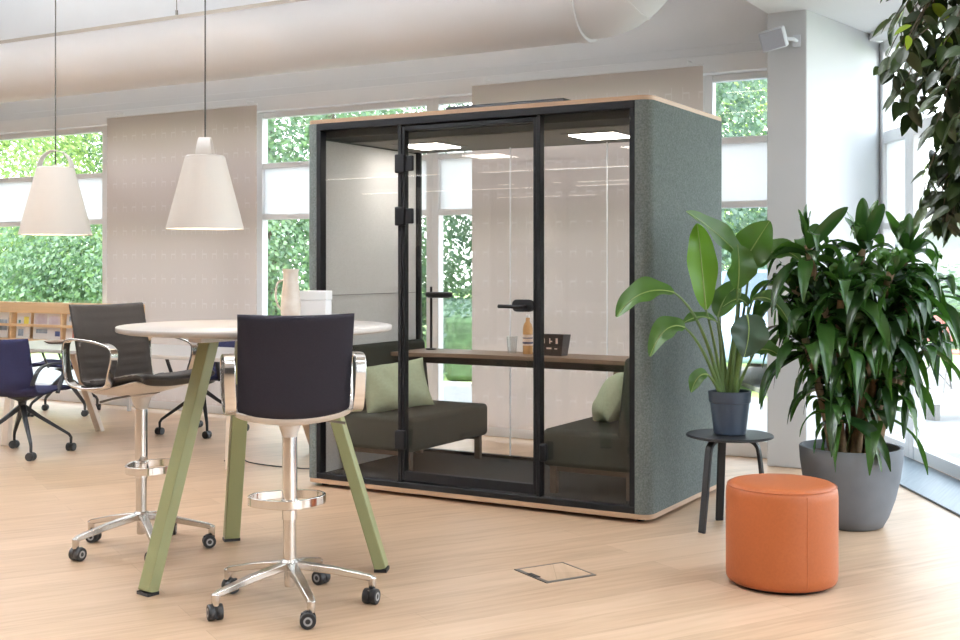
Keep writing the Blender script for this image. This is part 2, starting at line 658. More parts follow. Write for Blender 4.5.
def copy_tree(o, parent=None):
    c = o.copy()
    COL.objects.link(c)
    if parent:
        c.parent = parent
    for ch in list(o.children):
        copy_tree(ch, c)
    return c


# ================================================================== the room
WV = 8.40                 # window wall plane
LOWC, HIC = 3.08, 4.25    # lowered and high ceiling
A_ = (-1.881, 9.307)      # far end of the glazed side
GD = Vector((ST, -CT, 0))  # direction of the glazed side towards the camera


def gside(d, off=0.0):
    """point on the glazed side: d metres from its far end, off metres into the room"""
    return (A_[0] + GD.x * d - CT * off, A_[1] + GD.y * d - ST * off)


poly = [(-14, WV + 0.12), (-2.12, WV + 0.12), (-1.95, 9.35), A_, gside(12.2, -0.05), (5.2, -6.5), (-14, -6.5)]
struct(G().prism(poly, -0.12, 0.0).build('floor', 'oak_plank_floor', smooth=False))
# walls out of sight close the room for the light
struct(G().span((-14.12, -6.5, 0), (-14.0, WV + .12, HIC)).build('wall_left', 'grey_paint', smooth=False))
struct(G().span((-14, -6.62, 0), (5.3, -6.5, HIC)).build('wall_back', 'grey_paint', smooth=False))
p = gside(12.2)
struct(G().span((p[0], -6.5, 0), (p[0] + 0.12, p[1], HIC)).build('wall_right', 'grey_paint', smooth=False))
struct(G().span((-14, WV, 2.76), (-2.3, WV + 0.14, HIC)).build('wall_window', 'white_paint', smooth=False))
struct(G().span((-14, WV - 0.10, 2.76), (-2.38, WV, 2.89)).build('trim_1', 'frame_white', bevel=0.006))
struct(G().span((-14, WV - 0.045, 2.89), (-2.38, WV, 2.965)).build('trim_2', 'white_paint', bevel=0.004))
struct(G().span((-14, WV - 0.10, 0), (-2.39, WV, 0.12)).build('baseboard_window', 'frame_white', bevel=0.006))
# column with the wall that runs on towards the side glazing
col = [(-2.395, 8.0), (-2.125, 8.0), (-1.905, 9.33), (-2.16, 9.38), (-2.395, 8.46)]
struct(G().prism(col, 0, LOWC + 0.02).build('wall_column', 'white_paint_dimmed', smooth=False, bevel=0.008))
# ceilings
low = [(-2.52, -6.5), (p[0] + .1, -6.5), gside(12.2, -0.1), gside(0, -0.1), (-2.39, 9.4), (-2.39, 8.0)]
struct(G().prism(low, LOWC, LOWC + 0.16).build('ceiling_lowered', 'ceiling_paint', smooth=False))
struct(G().span((-2.52, -6.5, LOWC + 0.16), (-2.36, 8.4, HIC)).build('wall_bulkhead', 'ceiling_paint', smooth=False))
struct(G().span((-14, -6.5, HIC), (-2.36, WV + .14, HIC + 0.15)).build('ceiling_high', 'ceiling_paint', smooth=False))

# windows of the window wall: frames, spandrel bands, panes
bays = [(-13.0, -11.1), (-11.1, -9.2), (-9.2, -7.25), (-7.25, -5.35), (-5.35, -2.98), (-2.98, -2.39)]
for i, (a, b) in enumerate(bays):
    w = struct(thing('window_%d' % (i + 1), None, None, ((a + b) / 2, WV, 0)))
    h = (b - a) / 2
    g = G()
    for x in (-h, h):
        g.box((x + (0.03 if x < 0 else -0.03), 0.04, 1.43), (0.06, 0.08, 2.66))
    for z in (0.13, 1.81, 2.275, 2.735):
        g.box((0, 0.04, z), (2 * h - 0.12, 0.07, 0.05))
    g.build('window_frame', 'frame_white', w, bevel=0.004)
    G().box((0, 0.05, 2.04), (2 * h - 0.12, 0.03, 0.42)).build('spandrel_panel', 'spandrel_white', w)
    gl = G()
    gl.box((0, 0.05, 0.97), (2 * h - 0.12, 0.008, 1.63))
    gl.box((0, 0.05, 2.505), (2 * h - 0.12, 0.008, 0.41))
    gl.build('pane', 'window_glass', w, smooth=False)

# glazed side on the right
rzg = math.atan2(GD.y, GD.x)
segs = [(0.0, 0.62), (0.62, 2.9), (2.9, 5.2), (5.2, 7.5), (7.5, 9.8), (9.8, 12.1)]
for i, (a, b) in enumerate(segs):
    c = gside((a + b) / 2)
    w = struct(thing('window_%d' % (i + 7), None, None, (c[0], c[1], 0), rzg))
    h = (b - a) / 2
    g = G()
    for x in (-h + 0.04, h - 0.04):
        g.box((x, 0, 1.53), (0.08, 0.09, 3.03))
    for z in (0.06, 2.32, 3.00):
        g.box((0, 0, z), (2 * h - 0.16, 0.08, 0.09))
    if i == 0:
        g.box((0, 0, 1.66), (2 * h - 0.16, 0.08, 0.05))
    g.build('window_frame', 'frame_white', w, bevel=0.005)
    if i == 0:
        G().box((0, 0, 1.99), (2 * h - 0.16, 0.03, 0.56)).build('spandrel_panel', 'spandrel_white', w)
    gl = G()
    gl.box((0, 0, 1.2), (2 * h - 0.16, 0.008, 2.15))
    gl.box((0, 0, 2.64), (2 * h - 0.16, 0.008, 0.57))
    gl.build('pane', 'window_glass', w, smooth=False)
g = G()
c = gside(6.15, 0.08)
g.box((c[0], c[1], 3.06), (12.0, 0.2, 0.06), rzg)
struct(g.build('trim_3', 'ceiling_paint', smooth=False))
c = gside(6.3, 0.245)
struct(G().box((c[0], c[1], 0.006), (11.8, 0.42, 0.014), rzg).build('trim_4', 'grate_grey', smooth=False, bevel=0.002))

# ================================================================== things on the ceiling and wall
# textile air duct hung from a rail
DV, DR, DZ = 7.2, 0.262, 3.118
t = thing('air_duct', 'long white fabric ventilation duct hung along the windows, bending upwards above the meeting booth', 'air duct', (-8.0, DV, DZ))
g = G()
n = 40
ring = lambda x: [(x, DR * math.cos(2 * PI * k / n), DR * math.sin(2 * PI * k / n)) for k in range(n)]
x_end = 4.62
pts = [(-5.9, 0, 0), (x_end, 0, 0)]
g.tube(pts, DR, 40)
g.build('tube_body', 'duct_fabric', t)
el = G()
pp = [Vector((x_end + 0.02, 0, 0))]
cr = 0.36
for k in range(0, 13):
    a = R(76 * k / 12)
    pp.append(Vector((x_end + 0.10 + cr * math.sin(a), 0, cr * (1 - math.cos(a)))))
d = (pp[-1] - pp[-2]).normalized()
pp.append(pp[-1] + d * 0.5)
el.tube(pp, 0.25, 40)
el.build('elbow', 'duct_fabric', t)
sm = G()
sm.tube([(x_end - 0.03, 0, 0), (x_end + 0.03, 0, 0)], DR + 0.008, 40)
sm.tube([pp[6] - (pp[7] - pp[6]) * 0.25, pp[6] + (pp[7] - pp[6]) * 0.25], 0.256, 40)
sm.build('clamp_ring', 'duct_fabric', t)
G().box((-0.64, 0, DR + 0.012), (10.5, 0.06, 0.045)).build('rail', 'duct_rail_metal', t, bevel=0.004)
for x in (-2.7, 0.93, 4.4):
    h = G().tube([(x, 0, DR + 0.02), (x, 0, HIC - DZ)], 0.004, 6)
    h.tube([(x, 0, DR + 0.02), (x, 0, DR + 0.08)], 0.011, 8)
    h.build('hanger', 'steel_grey', t)


# printed fabric panels in front of the windows
def hanging_panel(u0, u1, label):
    w = u1 - u0
    o = thing('fabric_panel', label, 'curtain', ((u0 + u1) / 2, 8.2, 0), 0, 'printed fabric panels in front of the windows')
    g = G()
    g.box((0, 0, 1.445), (w, 0.004, 2.71))
    g.build('fabric', 'panel_fabric', o, smooth=False)
    G().box((0, 0, 2.808), (w + 0.01, 0.02, 0.016)).build('top_rail', 'frame_white', o, bevel=0.003)
    for x in (-w / 2 + 0.12, w / 2 - 0.12):
        G().tube([(x, 0, 2.81), (x, 0, 2.845), (x, 0.09, 2.85)], 0.005, 8).build('hook', 'frame_white', o)
    return o


hanging_panel(-8.97, -7.08, 'beige fabric panel with white chair print, hanging behind the pendant lamps')
hanging_panel(-4.846, -2.921, 'beige fabric panel with white chair print, hanging behind the glass meeting booth')

# pendant lamps


def pendant(x, y, z, rz, label):
    o = thing('pendant_lamp', label, 'lamp', (x, y, z), rz, 'white pendant lamps')
    g = G()
    ro, rt, h = 0.181, 0.089, 0.348
    prof = [(ro, 0), (ro, 0.004), (rt + 0.004, h - 0.006), (rt - 0.004, h), (0.02, h), (0.02, h - 0.005), (rt - 0.006, h - 0.007), (ro - 0.005, 0.002)]
    prof.append(prof[0])
    vs = G().lathe(prof, 48)
    # drop the cap faces of the closed ring profile
    vs.f = vs.f[:-2] if len(vs.f[-1]) > 4 else vs.f
    vs.m = vs.m[:len(vs.f)]
    vs.build('lamp_shade', 'lamp_shade_white', o)
    hb = G()
    pts = []
    for k in range(17):
        a = PI * k / 16
        pts.append((0.083 * math.cos(a), 0, h - 0.002 + 0.088 * math.sin(a)))
    ws = [0.074 - 0.02 * math.sin(PI * k / 16) for k in range(17)]
    hb.band(pts, (0, 1, 0), ws, 0.004)
    hb.build('handle', 'lamp_shade_white', o)
    G().tube([(0, 0, h - 0.05), (0, 0, HIC - z)], 0.0035, 8).build('cord', 'cord_dark', o)
    G().lathe([(0.018, h - 0.09), (0.02, h - 0.08), (0.02, h - 0.002), (0.012, h + 0.012)], 16).build('socket', 'lamp_shade_white', o)
    G().sphere((0, 0, h - 0.135), 0.046, 16).build('bulb', 'bulb_glow', o)
    l = bpy.data.lights.new('pendant_light', 'POINT')
    l.energy = 4
    l.color = (1, 0.8, 0.58)
    l.shadow_soft_size = 0.05
    lo = bpy.data.objects.new('pendant_light', l)
    lo.location = (0, 0, 0.10)
    lo.parent = o
    COL.objects.link(lo)
    return o


pendant(-4.97, 4.20, 1.52, TH, 'white cone pendant lamp near the left edge, its round handle seen face on')
pendant(-3.97, 4.23, 1.535, TH + R(97), 'white cone pendant lamp above the round bar table, its handle seen edge on')

# loudspeaker on the column
o = thing('wall_speaker', 'small white loudspeaker on a bracket high on the column', 'loudspeaker', (-2.30, 7.83, 2.87), TH + R(-24))
M = Matrix.Rotation(R(-12), 4, 'Y') @ Matrix.Rotation(R(16), 4, 'X')
G().box((0, 0, 0), (0.165, 0.13, 0.135), M=M).build('cabinet', 'speaker_body', o, bevel=0.01)
G().box((0, 0, 0), (0.15, 0.008, 0.12), M=M @ Matrix.Translation((0, -0.066, 0))).build('grille', 'speaker_grille', o, bevel=0.003)
G().tube([(0.07, 0.02, 0.0), (0.12, 0.05, 0.0), (0.13, 0.13, 0.0)], 0.013, 10).box((0.13, 0.13, 0), (0.05, 0.012, 0.08)).build('bracket', 'speaker_body', o)

# ================================================================== the meeting booth
U0, U1, V0, V1 = -4.662, -2.372, 5.85, 7.045
PCU, PCV = (U0 + U1) / 2, (V0 + V1) / 2
pod = thing('meeting_booth', 'large glass fronted meeting booth clad in dark grey green felt', 'meeting booth', (PCU, PCV, 0))
hx, hy = (U1 - U0) / 2, (V1 - V0) / 2
G().prism(rrect(-hx, -hy, hx, hy, 0.07), 0.024, 0.05).build('base_board', 'plywood', pod)
G().prism(rrect(-hx, -hy, hx, hy, 0.07), 2.238, 2.262).build('top_board', 'plywood', pod)
for sx in (-1, 1):
    for sy in (-1, 1):
        f = G().lathe([(0.024, 0), (0.024, 0.008), (0.01, 0.011), (0.01, 0.025)], 16, (sx * (hx - 0.09), sy * (hy - 0.09), 0))
        f.build('levelling_foot', 'black_metal', pod)
# felt side walls with rounded corners
for sx in (-1, 1):
    full = rrect(-hx, -hy, hx, hy, 0.065, 8)
    tin = hx - 0.088
    pl = [q for q in full if q[0] * sx > hx - 0.0651]
    pl.sort(key=lambda q: math.atan2(q[1], (q[0] * sx) - (hx - 0.3)))
    pl = [(tin * sx, -hy)] + pl + [(tin * sx, hy)]
    w = G().prism(pl, 0.05, 2.238).build('side_wall', 'pod_felt', pod)
    w['label'] = 'dark grey green felt side wall with rounded corners'
    G().span((sx * (tin - 0.018), -hy + 0.075, 0.08), (sx * tin, hy - 0.045, 2.14)).build('inner_lining', 'inner_felt', pod)
    G().span((sx * (tin - 0.021), -hy + 0.09, 1.176), (sx * (tin - 0.017), hy - 0.06, 1.181)).build('lining_seam', 'pod_ceiling_felt', pod)
G().span((-hx + 0.088, -hy + 0.36, 2.15), (hx - 0.088, hy - 0.02, 2.238)).build('roof_panel', 'pod_ceiling_felt', pod)
G().span((-hx + 0.088, -hy + 0.075, 2.155), (hx - 0.088, -hy + 0.36, 2.238)).build('roof_shade_strip', 'pod_shaded_felt', pod)  # front strip of the ceiling, its shade painted in as a darker tone
G().span((-hx + 0.088, -hy + 0.02, 0.05), (hx - 0.088, hy - 0.02, 0.08)).build('carpet', 'pod_carpet', pod)
for x in (-4.20, -2.98):
    lx = x - PCU
    G().box((lx, 0.12, 2.147), (0.36, 0.36, 0.006)).build('lamp_frame', 'pod_ceiling_felt', pod, bevel=0.002)
    q = G().box((lx, 0.12, 2.141), (0.29, 0.29, 0.006)).build('lamp_panel', 'pod_lamp_glow', pod)
# ventilation unit on the roof
v = G()
v.prism([(-0.47, -0.04), (0.37, -0.04), (0.37, 0.36), (-0.47, 0.36)], 2.262, 2.368)
v.build('ventilation_unit', 'black_satin', pod, bevel=0.012)
# front frame: header, sill, stiles
yf = -hy + 0.03
fr = G()
xi = hx - 0.088
fr.span((-xi, yf - 0.03, 2.195), (xi, yf + 0.03, 2.238))
fr.span((-xi, yf - 0.03, 0.05), (xi, yf + 0.03, 0.085))
for x in (-xi + 0.016, xi - 0.016):
    fr.span((x - 0.016, yf - 0.03, 0.085), (x + 0.016, yf + 0.03, 2.195))
fr.build('front_frame', 'black_metal', pod, bevel=0.004)
xd0, xd1 = -3.944 - PCU, -3.049 - PCU
for x in (xd0 - 0.014, xd1 + 0.014):
    G().span((x - 0.012, yf - 0.026, 0.085), (x + 0.012, yf + 0.026, 2.195)).build('post', 'black_metal', pod, bevel=0.003)
G().span((-xi + 0.032, yf - 0.005, 0.085), (xd0 - 0.026, yf + 0.005, 2.195)).build('fixed_pane', 'pod_glass', pod, smooth=False)
G().span((xd1 + 0.026, yf - 0.005, 0.085), (xi - 0.032, yf + 0.005, 2.195)).build('fixed_pane', 'pod_glass', pod, smooth=False)
# door
dr = G()
dw = 0.02
dr.span((xd0, yf - 0.022, 0.095), (xd0 + dw, yf + 0.022, 2.185))
dr.span((xd1 - dw, yf - 0.022, 0.095), (xd1, yf + 0.022, 2.185))
dr.span((xd0 + dw, yf - 0.022, 2.16), (xd1 - dw, yf + 0.022, 2.185))
dr.span((xd0 + dw, yf - 0.022, 0.095), (xd1 - dw, yf + 0.022, 0.15))
door = dr.build('door', 'black_metal', pod, bevel=0.003)
G().span((xd0 + dw, yf - 0.005, 0.15), (xd1 - dw, yf + 0.005, 2.16)).build('door_pane', 'pod_glass', door, smooth=False)
for z in (1.965, 1.655, 0.335):
    h = G().span((xd0 - 0.035, yf - 0.05, z - 0.055), (xd0 + 0.035, yf - 0.02, z + 0.055))
    if z > 1:
        h.span((xd0 + 0.02, yf - 0.04, z - 0.045), (xd0 + 0.085, yf - 0.018, z + 0.045))
    h.build('hinge', 'black_metal', door, bevel=0.006)
hd = G()
hd.prism([(q[0], q[1]) for q in rrect(-0.115, -0.034, 0.02, 0.034, 0.03)], -0.008, 0.008)
hd.v = [(xd1 - 0.03 + a, yf - 0.03 - c_, 1.14 + b) for a, b, c_ in hd.v]
hd.tube([(xd1 - 0.06, yf - 0.03, 1.135), (xd1 - 0.06, yf - 0.085, 1.135), (xd1 - 0.085, yf - 0.095, 1.135), (xd1 - 0.20, yf - 0.095, 1.137)], 0.0105, 10)
hd.build('handle', 'black_metal', door)
lk = G().span((xd1 + 0.03, yf - 0.055, 0.335 - 0.05), (xd1 + 0.075, yf - 0.02, 0.335 + 0.05))
lk.build('lower_lock', 'black_metal', pod, bevel=0.012)
# glass back
yb = hy - 0.085
bf = G()
bf.span((-xi, yb - 0.02, 2.19), (xi, yb + 0.02, 2.238))
bf.span((-xi, yb - 0.02, 0.05), (xi, yb + 0.02, 0.10))
for x in (-xi + 0.018, xi - 0.018):
    bf.span((x - 0.018, yb - 0.02, 0.1), (x + 0.018, yb + 0.02, 2.19))
bf.build('back_frame', 'black_metal', pod, bevel=0.003)
j1, j2 = -3.818 - PCU, -3.116 - PCU
for a, b in ((-xi + 0.036, j1 - 0.003), (j1 + 0.003, j2 - 0.003), (j2 + 0.003, xi - 0.036)):
    G().span((a, yb - 0.004, 0.10), (b, yb + 0.004, 2.19)).build('back_pane', 'pod_glass', pod, smooth=False)
for x in (j1, j2):
    G().span((x - 0.003, yb - 0.005, 0.10), (x + 0.003, yb + 0.005, 2.19)).build('glass_joint', 'spandrel_white', pod, smooth=False)


# booth seats
def booth_sofa(side, label):
    # side -1: along the left wall, seat opens to +x
    x0 = side * (hx - 0.108)
    o = thing('booth_sofa', label, 'sofa', (PCU + x0, PCV, 0.08), 0 if side < 0 else PI, 'sofas inside the booth')
    ln = 0.93
    G().span((0.06, -ln / 2, 0.155), (0.60, ln / 2, 0.365)).build('seat', 'sofa_fabric', o, bevel=0.03, seg=4)
    M = Matrix.Translation((0.075, 0, 0.50)) @ Matrix.Rotation(R(-6), 4, 'Y')
    G().box((0, 0, 0), (0.11, ln, 0.56), M=M).build('backrest', 'sofa_fabric', o, bevel=0.03, seg=4)
    for y in (-ln / 2 + 0.05, ln / 2 - 0.05):
        f = G()
        f.span((0.525, y - 0.018, 0), (0.565, y + 0.018, 0.156))
        f.build('leg', 'sofa_leg', o, bevel=0.003)
        f = G().span((0.06, y - 0.018, 0), (0.10, y + 0.018, 0.156)).build('leg', 'sofa_leg', o, bevel=0.003)
        G().span((0.10, y - 0.015, 0.126), (0.525, y + 0.015, 0.155)).build('leg_rail', 'sofa_leg', o, bevel=0.003)
    return o


booth_sofa(-1, 'dark grey upholstered bench sofa on the left inside the booth, behind the left cushion')
booth_sofa(1, 'dark grey upholstered bench sofa on the right inside the booth, behind the right pane')


def cushion(u, v, z, M3, label):
    o = G().pillow(0.44, 0.33, 0.17, M3).build('cushion', 'cushion_fabric', loc=(u, v, z))
    return tag(o, label, 'cushion', 'green cushions on the booth sofas')


cushion(-4.27, 6.27, 0.60, Matrix.Rotation(R(-46), 4, 'Z') @ Matrix.Rotation(R(62), 4, 'Y') @ Matrix.Rotation(R(98), 4, 'Z'),
        'sage green cushion leaning on the left sofa of the booth')
cushion(-2.80, 6.36, 0.60, Matrix.Rotation(R(30), 4, 'Z') @ Matrix.Rotation(R(-58), 4, 'Y') @ Matrix.Rotation(R(100), 4, 'Z'),
        'sage green cushion leaning on the right sofa of the booth')

# desk along the glass back
t = thing('booth_desk', 'narrow wooden desk with a curved front edge spanning the booth behind the sofas', 'desk', (PCU, 0, 0))
xd = hx - 0.108
top = [(-xd, 6.92), (-xd, 6.47)]
for k in range(25):
    x = -xd + 2 * xd * k / 24
    top.append((x, 6.47 + 0.09 / (1 + math.exp(-(x + 0.62) * 14)) - 0.04 / (1 + math.exp(-(x - 0.55) * 14))))
top += [(xd, 6.51), (xd, 6.92)]
top = [q for i, q in enumerate(top) if i == 0 or (abs(q[0] - top[i - 1][0]) + abs(q[1] - top[i - 1][1])) > 1e-4]
G().prism(top, 0.772, 0.797).build('desk_top', 'desk_wood', t)
G().span((-xd, 6.62, 0.722), (xd, 6.90, 0.772)).build('under_frame', 'black_satin', t, bevel=0.004)
G().box((0.61, 6.70, 0.708), (0.07, 0.08, 0.03)).build('power_module', 'desk_wood', t, bevel=0.005)

# task lamp, tumbler, bottle, basket on the desk
t = thing('task_lamp', 'slim black table lamp with a flat disc head on the booth desk', 'lamp', (-4.34, 6.80, 0.797))
G().lathe([(0.035, 0), (0.035, 0.008), (0.01, 0.011)], 24).build('base', 'black_satin', t)
G().tube([(0, 0, 0.005), (0, 0, 0.425)], 0.0085, 10).build('stem', 'black_satin', t)
G().lathe([(0.072, 0.352), (0.09, 0.362), (0.092, 0.384), (0.082, 0.39)], 32, (0.082, -0.03, 0)).build('lamp_head', 'black_satin', t)
t = tag(G().lathe([(0.026, 0), (0.028, 0.004), (0.036, 0.108), (0.0345, 0.108), (0.027, 0.010), (0.0001, 0.010)], 28).build('tumbler', 'tumbler_glass', loc=(-3.70, 6.77, 0.7975)),
        'clear drinking glass on the booth desk, left of the bottle', 'glass')
t = thing('juice_bottle', 'bottle of orange drink with a pale label on the booth desk', 'bottle', (-3.585, 6.77, 0.797))
G().lathe([(0.03, 0), (0.032, 0.006), (0.032, 0.165), (0.026, 0.19), (0.014, 0.205), (0.0125, 0.235)], 28).build('bottle_body', 'bottle_juice', t)
G().lathe([(0.0328, 0.055), (0.0328, 0.125)], 28).build('label_band', 'label_paper', t)
G().lathe([(0.0333, 0.066), (0.0333, 0.078)], 28).lathe([(0.0333, 0.1), (0.0333, 0.106)], 28).build('label_print', 'print_navy', t)
G().lathe([(0.0135, 0.233), (0.0135, 0.25), (0.01, 0.252)], 20).build('bottle_cap', 'paper_white', t)
t = thing('storage_basket', 'dark brown tapered box with pale prints on the booth desk', 'box', (-3.385, 6.74, 0.797))
vs = [(-0.095, -0.055, 0), (0.095, -0.055, 0), (0.095, 0.055, 0), (-0.095, 0.055, 0), (-0.118, -0.068, 0.14), (0.118, -0.068, 0.14), (0.118, 0.068, 0.14), (-0.118, 0.068, 0.14),
      (-0.106, -0.058, 0.14), (0.106, -0.058, 0.14), (0.106, 0.058, 0.14), (-0.106, 0.058, 0.14), (-0.086, -0.046, 0.012), (0.086, -0.046, 0.012), (0.086, 0.046, 0.012), (-0.086, 0.046, 0.012)]
fs = [(3, 2, 1, 0), (0, 1, 5, 4), (1, 2, 6, 5), (2, 3, 7, 6), (3, 0, 4, 7), (4, 5, 9, 8), (5, 6, 10, 9), (6, 7, 11, 10), (7, 4, 8, 11), (8, 9, 13, 12), (9, 10, 14, 13), (10, 11, 15, 14), (11, 8, 12, 15), (12, 13, 14, 15)]
vs = [(a * 0.80, b_ * 0.8, c_ * 0.94) for a, b_, c_ in vs]
G().add(vs, fs).build('box_body', 'basket_brown', t, smooth=False)
pr = G()
for x, z, w, h in ((-0.055, 0.10, 0.016, 0.03), (0.0, 0.10, 0.006, 0.034), (0.012, 0.097, 0.012, 0.008), (0.06, 0.10, 0.014, 0.034), (-0.01, 0.05, 0.034, 0.010), (0.05, 0.048, 0.018, 0.006)):
    pr.box((x * 0.80, -0.0452 - z * 0.0743, z * 0.94), (w, 0.003, h))
pr.build('printed_marks', 'label_paper', t, smooth=False)

# ================================================================== bar table and stools
bx, by = grid(-1.01, 5.38)
t = thing('bar_table', 'tall round white bar table on three splayed olive green legs', 'table', (bx, by, 0), TH)
G().lathe([(0.0001, 1.066), (0.585, 1.066), (0.606, 1.071), (0.61, 1.076), (0.61, 1.090), (0.607, 1.093), (0.0001, 1.093)], 96).build('tabletop', 'table_white', t, angle=60)
uf = G()
for k, a in enumerate((R(-129.4), R(-6.0), R(112.8))):
    top = Vector((0.26 * math.cos(a), 0.26 * math.sin(a), 1.04))
    ft = Vector((0.575 * math.cos(a), 0.575 * math.sin(a), 0.012))
    sd = Vector((-math.sin(a), math.cos(a), 0))
    G().band([ft, top], sd, 0.075, 0.052).build('leg', 'green_metal', t, bevel=0.004)
    G().box((ft.x, ft.y, 0.007), (0.056, 0.078, 0.014), a).build('glide', 'black_satin', t)
    uf.box((0.17 * math.cos(a), 0.17 * math.sin(a), 1.048), (0.34, 0.09, 0.036), a)
uf.build('support_frame', 'table_edge', t, bevel=0.003)


def caster(root, x, y, z_top, ang, kind='caster'):
    wh = thing_part(kind, root, (x, y, 0), ang)
    return wh


def caster_mesh(G_, x, y, a, r=0.031, hub=True):
    c, s = math.cos(a), math.sin(a)
    for sgn in (-1, 1):
        M = Matrix.Translation((x + s * 0.016 * sgn, y - c * 0.016 * sgn, r)) @ Matrix.Rotation(a, 4, 'Z') @ Matrix.Rotation(R(90), 4, 'X')
        G_.lathe([(r * 0.55, -0.012), (r * 0.95, -0.012), (r, -0.007), (r, 0.007), (r * 0.95, 0.012), (r * 0.55, 0.012)], 20, M=M)
    M = Matrix.Translation((x, y, r + 0.003)) @ Matrix.Rotation(a, 4, 'Z')
    G_.box((0, 0, 0), (r * 1.7, 0.012, r * 1.5), M=M)
    return G_


def bar_stool(x, y, rz, base_ang, label, backmat, caster_ang):
    o = thing('bar_stool', label, 'stool', (x, y, 0), rz, 'upholstered bar stools at the round table')
    # base: hub, five arms, casters
    b = G()
    b.lathe([(0.019, 0.075), (0.021, 0.08), (0.021, 0.14), (0.036, 0.145), (0.036, 0.175), (0.028, 0.185)], 24)
    b.build('hub', 'aluminium', o)
    for k in range(5):
        a = base_ang - rz + 2 * PI * k / 5
        c, s = math.cos(a), math.sin(a)
        sd = (-s, c, 0)
        arm = G().band([(0.02 * c, 0.02 * s, 0.162), (0.17 * c, 0.17 * s, 0.137), (0.315 * c, 0.315 * s, 0.104), (0.34 * c, 0.34 * s, 0.094)], sd, [0.042, 0.036, 0.03, 0.024], [0.03, 0.028, 0.024, 0.018])
        arm.lathe([(0.012, 0.055), (0.015, 0.06), (0.017, 0.104)], 14, (0.33 * c, 0.33 * s, 0))
        arm.build('base_arm', 'aluminium', o, bevel=0.004)
        ca = caster_ang + k * 1.3 - rz
        cx, cy = 0.33 * c - 0.012 * math.cos(ca), 0.33 * s - 0.012 * math.sin(ca)
        w = caster_mesh(G(), cx, cy, ca).build('caster', 'rubber_black', o)
        for sgn in (-1, 1):
            M = Matrix.Translation((cx + math.sin(ca) * 0.0285 * sgn, cy - math.cos(ca) * 0.0285 * sgn, 0.031)) @ Matrix.Rotation(ca, 4, 'Z') @ Matrix.Rotation(R(90), 4, 'X')
            hub = G().lathe([(0.010, -0.001), (0.017, -0.001), (0.017, 0.001), (0.010, 0.001), (0.010, -0.001)], 18, M=M)
            hub.f = hub.f[:-2]
            hub.m = hub.m[:len(hub.f)]
            hub.build('wheel_ring', 'caster_grey', w)
    G().tube([(0, 0, 0.17), (0, 0, 0.36)], 0.026, 24).build('lower_column', 'aluminium', o)
    G().tube([(0, 0, 0.345), (0, 0, 0.685)], 0.030, 28).build('column', 'chrome', o)
    # foot ring: flat band in a D in front of the column
    pts = smoothpath([(0, -0.036, 0.405), (-0.06, -0.015, 0.405), (-0.135, 0.05, 0.405), (-0.152, 0.12, 0.405), (-0.11, 0.185, 0.405), (0, 0.212, 0.405),
                      (0.11, 0.185, 0.405), (0.152, 0.12, 0.405), (0.135, 0.05, 0.405), (0.06, -0.015, 0.405)], 60, True)
    fr_ = G().band(pts, (0, 0, 1), 0.036, 0.011, True)
    fr_.lathe([(0.031, 0.383), (0.035, 0.386), (0.035, 0.424), (0.031, 0.427)], 24)
    fr_.build('foot_ring', 'chrome', o, bevel=0.002)
    # shell under the seat
    sm3 = lambda P, n: [(q.y, q.z) for q in smoothpath([(0, a_, b_) for a_, b_ in P], n)]
    pr = sm3([(0.225, 0.800), (0.18, 0.790), (0.09, 0.768), (0.0, 0.752), (-0.08, 0.744), (-0.14, 0.748), (-0.185, 0.768)], 28)
    G().pad(pr, 0.222, 0.020, 14, curve=0.034).build('seat_shell', 'shell_light', o)
    G().lathe([(0.03, 0.675), (0.034, 0.69), (0.05, 0.735), (0.09, 0.752)], 24).build('seat_mount', 'shell_light', o)
    # seat pad, back pad
    pr = sm3([(0.245, 0.812), (0.225, 0.822), (0.16, 0.815), (0.06, 0.798), (-0.04, 0.785), (-0.10, 0.783)], 36)
    G().pad(pr, 0.222, 0.048, 16, curve=0.034, groove=0.004 if backmat == 'leather_dark' else 0).build('seat', 'leather_dark', o, angle=60)
    pr = sm3([(-0.085, 0.776), (-0.15, 0.776), (-0.192, 0.80), (-0.208, 0.86), (-0.222, 0.93), (-0.240, 1.02), (-0.262, 1.11), (-0.276, 1.170)], 49)
    n = len(pr)
    hw = [0.212 + 0.010 * (i / (n - 1)) for i in range(n)]
    G().pad(pr, hw, 0.042, 16, curve=0.030, groove=0.0035).build('backrest', backmat, o, angle=60)
    # arm loops
    for sx in (-1, 1):
        loop = smoothpath([(sx * 0.243, -0.215, 0.815), (sx * 0.248, -0.238, 0.92), (sx * 0.248, -0.235, 0.99), (sx * 0.248, -0.20, 1.012), (sx * 0.248, -0.10, 1.013), (sx * 0.248, 0.02, 1.0), (sx * 0.248, 0.085, 0.98),
                           (sx * 0.248, 0.10, 0.94), (sx * 0.246, 0.075, 0.86), (sx * 0.243, 0.05, 0.805), (sx * 0.243, -0.03, 0.79), (sx * 0.243, -0.13, 0.788)], 84, True)
        G().band(loop, (1, 0, 0), 0.042, 0.011, True).build('armrest', 'chrome', o, bevel=0.003)
    G().tube([(0.05, 0, 0.745), (0.16, -0.02, 0.735), (0.22, -0.03, 0.725)], [0.005, 0.005, 0.006], 8).build('height_lever', 'steel_grey', o)
    return o


x, y = grid(-0.763, 4.78)
bar_stool(x, y, TH + R(15), R(5) + TH, 'dark upholstered bar stool in front of the round bar table, its back towards us', 'wool_dark', TH + R(70))
x, y = grid(-1.625, 5.72)
bar_stool(x, y, TH + R(-123), R(8) + TH, 'dark brown ribbed bar stool on the left side of the round bar table, facing right', 'leather_dark', TH + R(20))

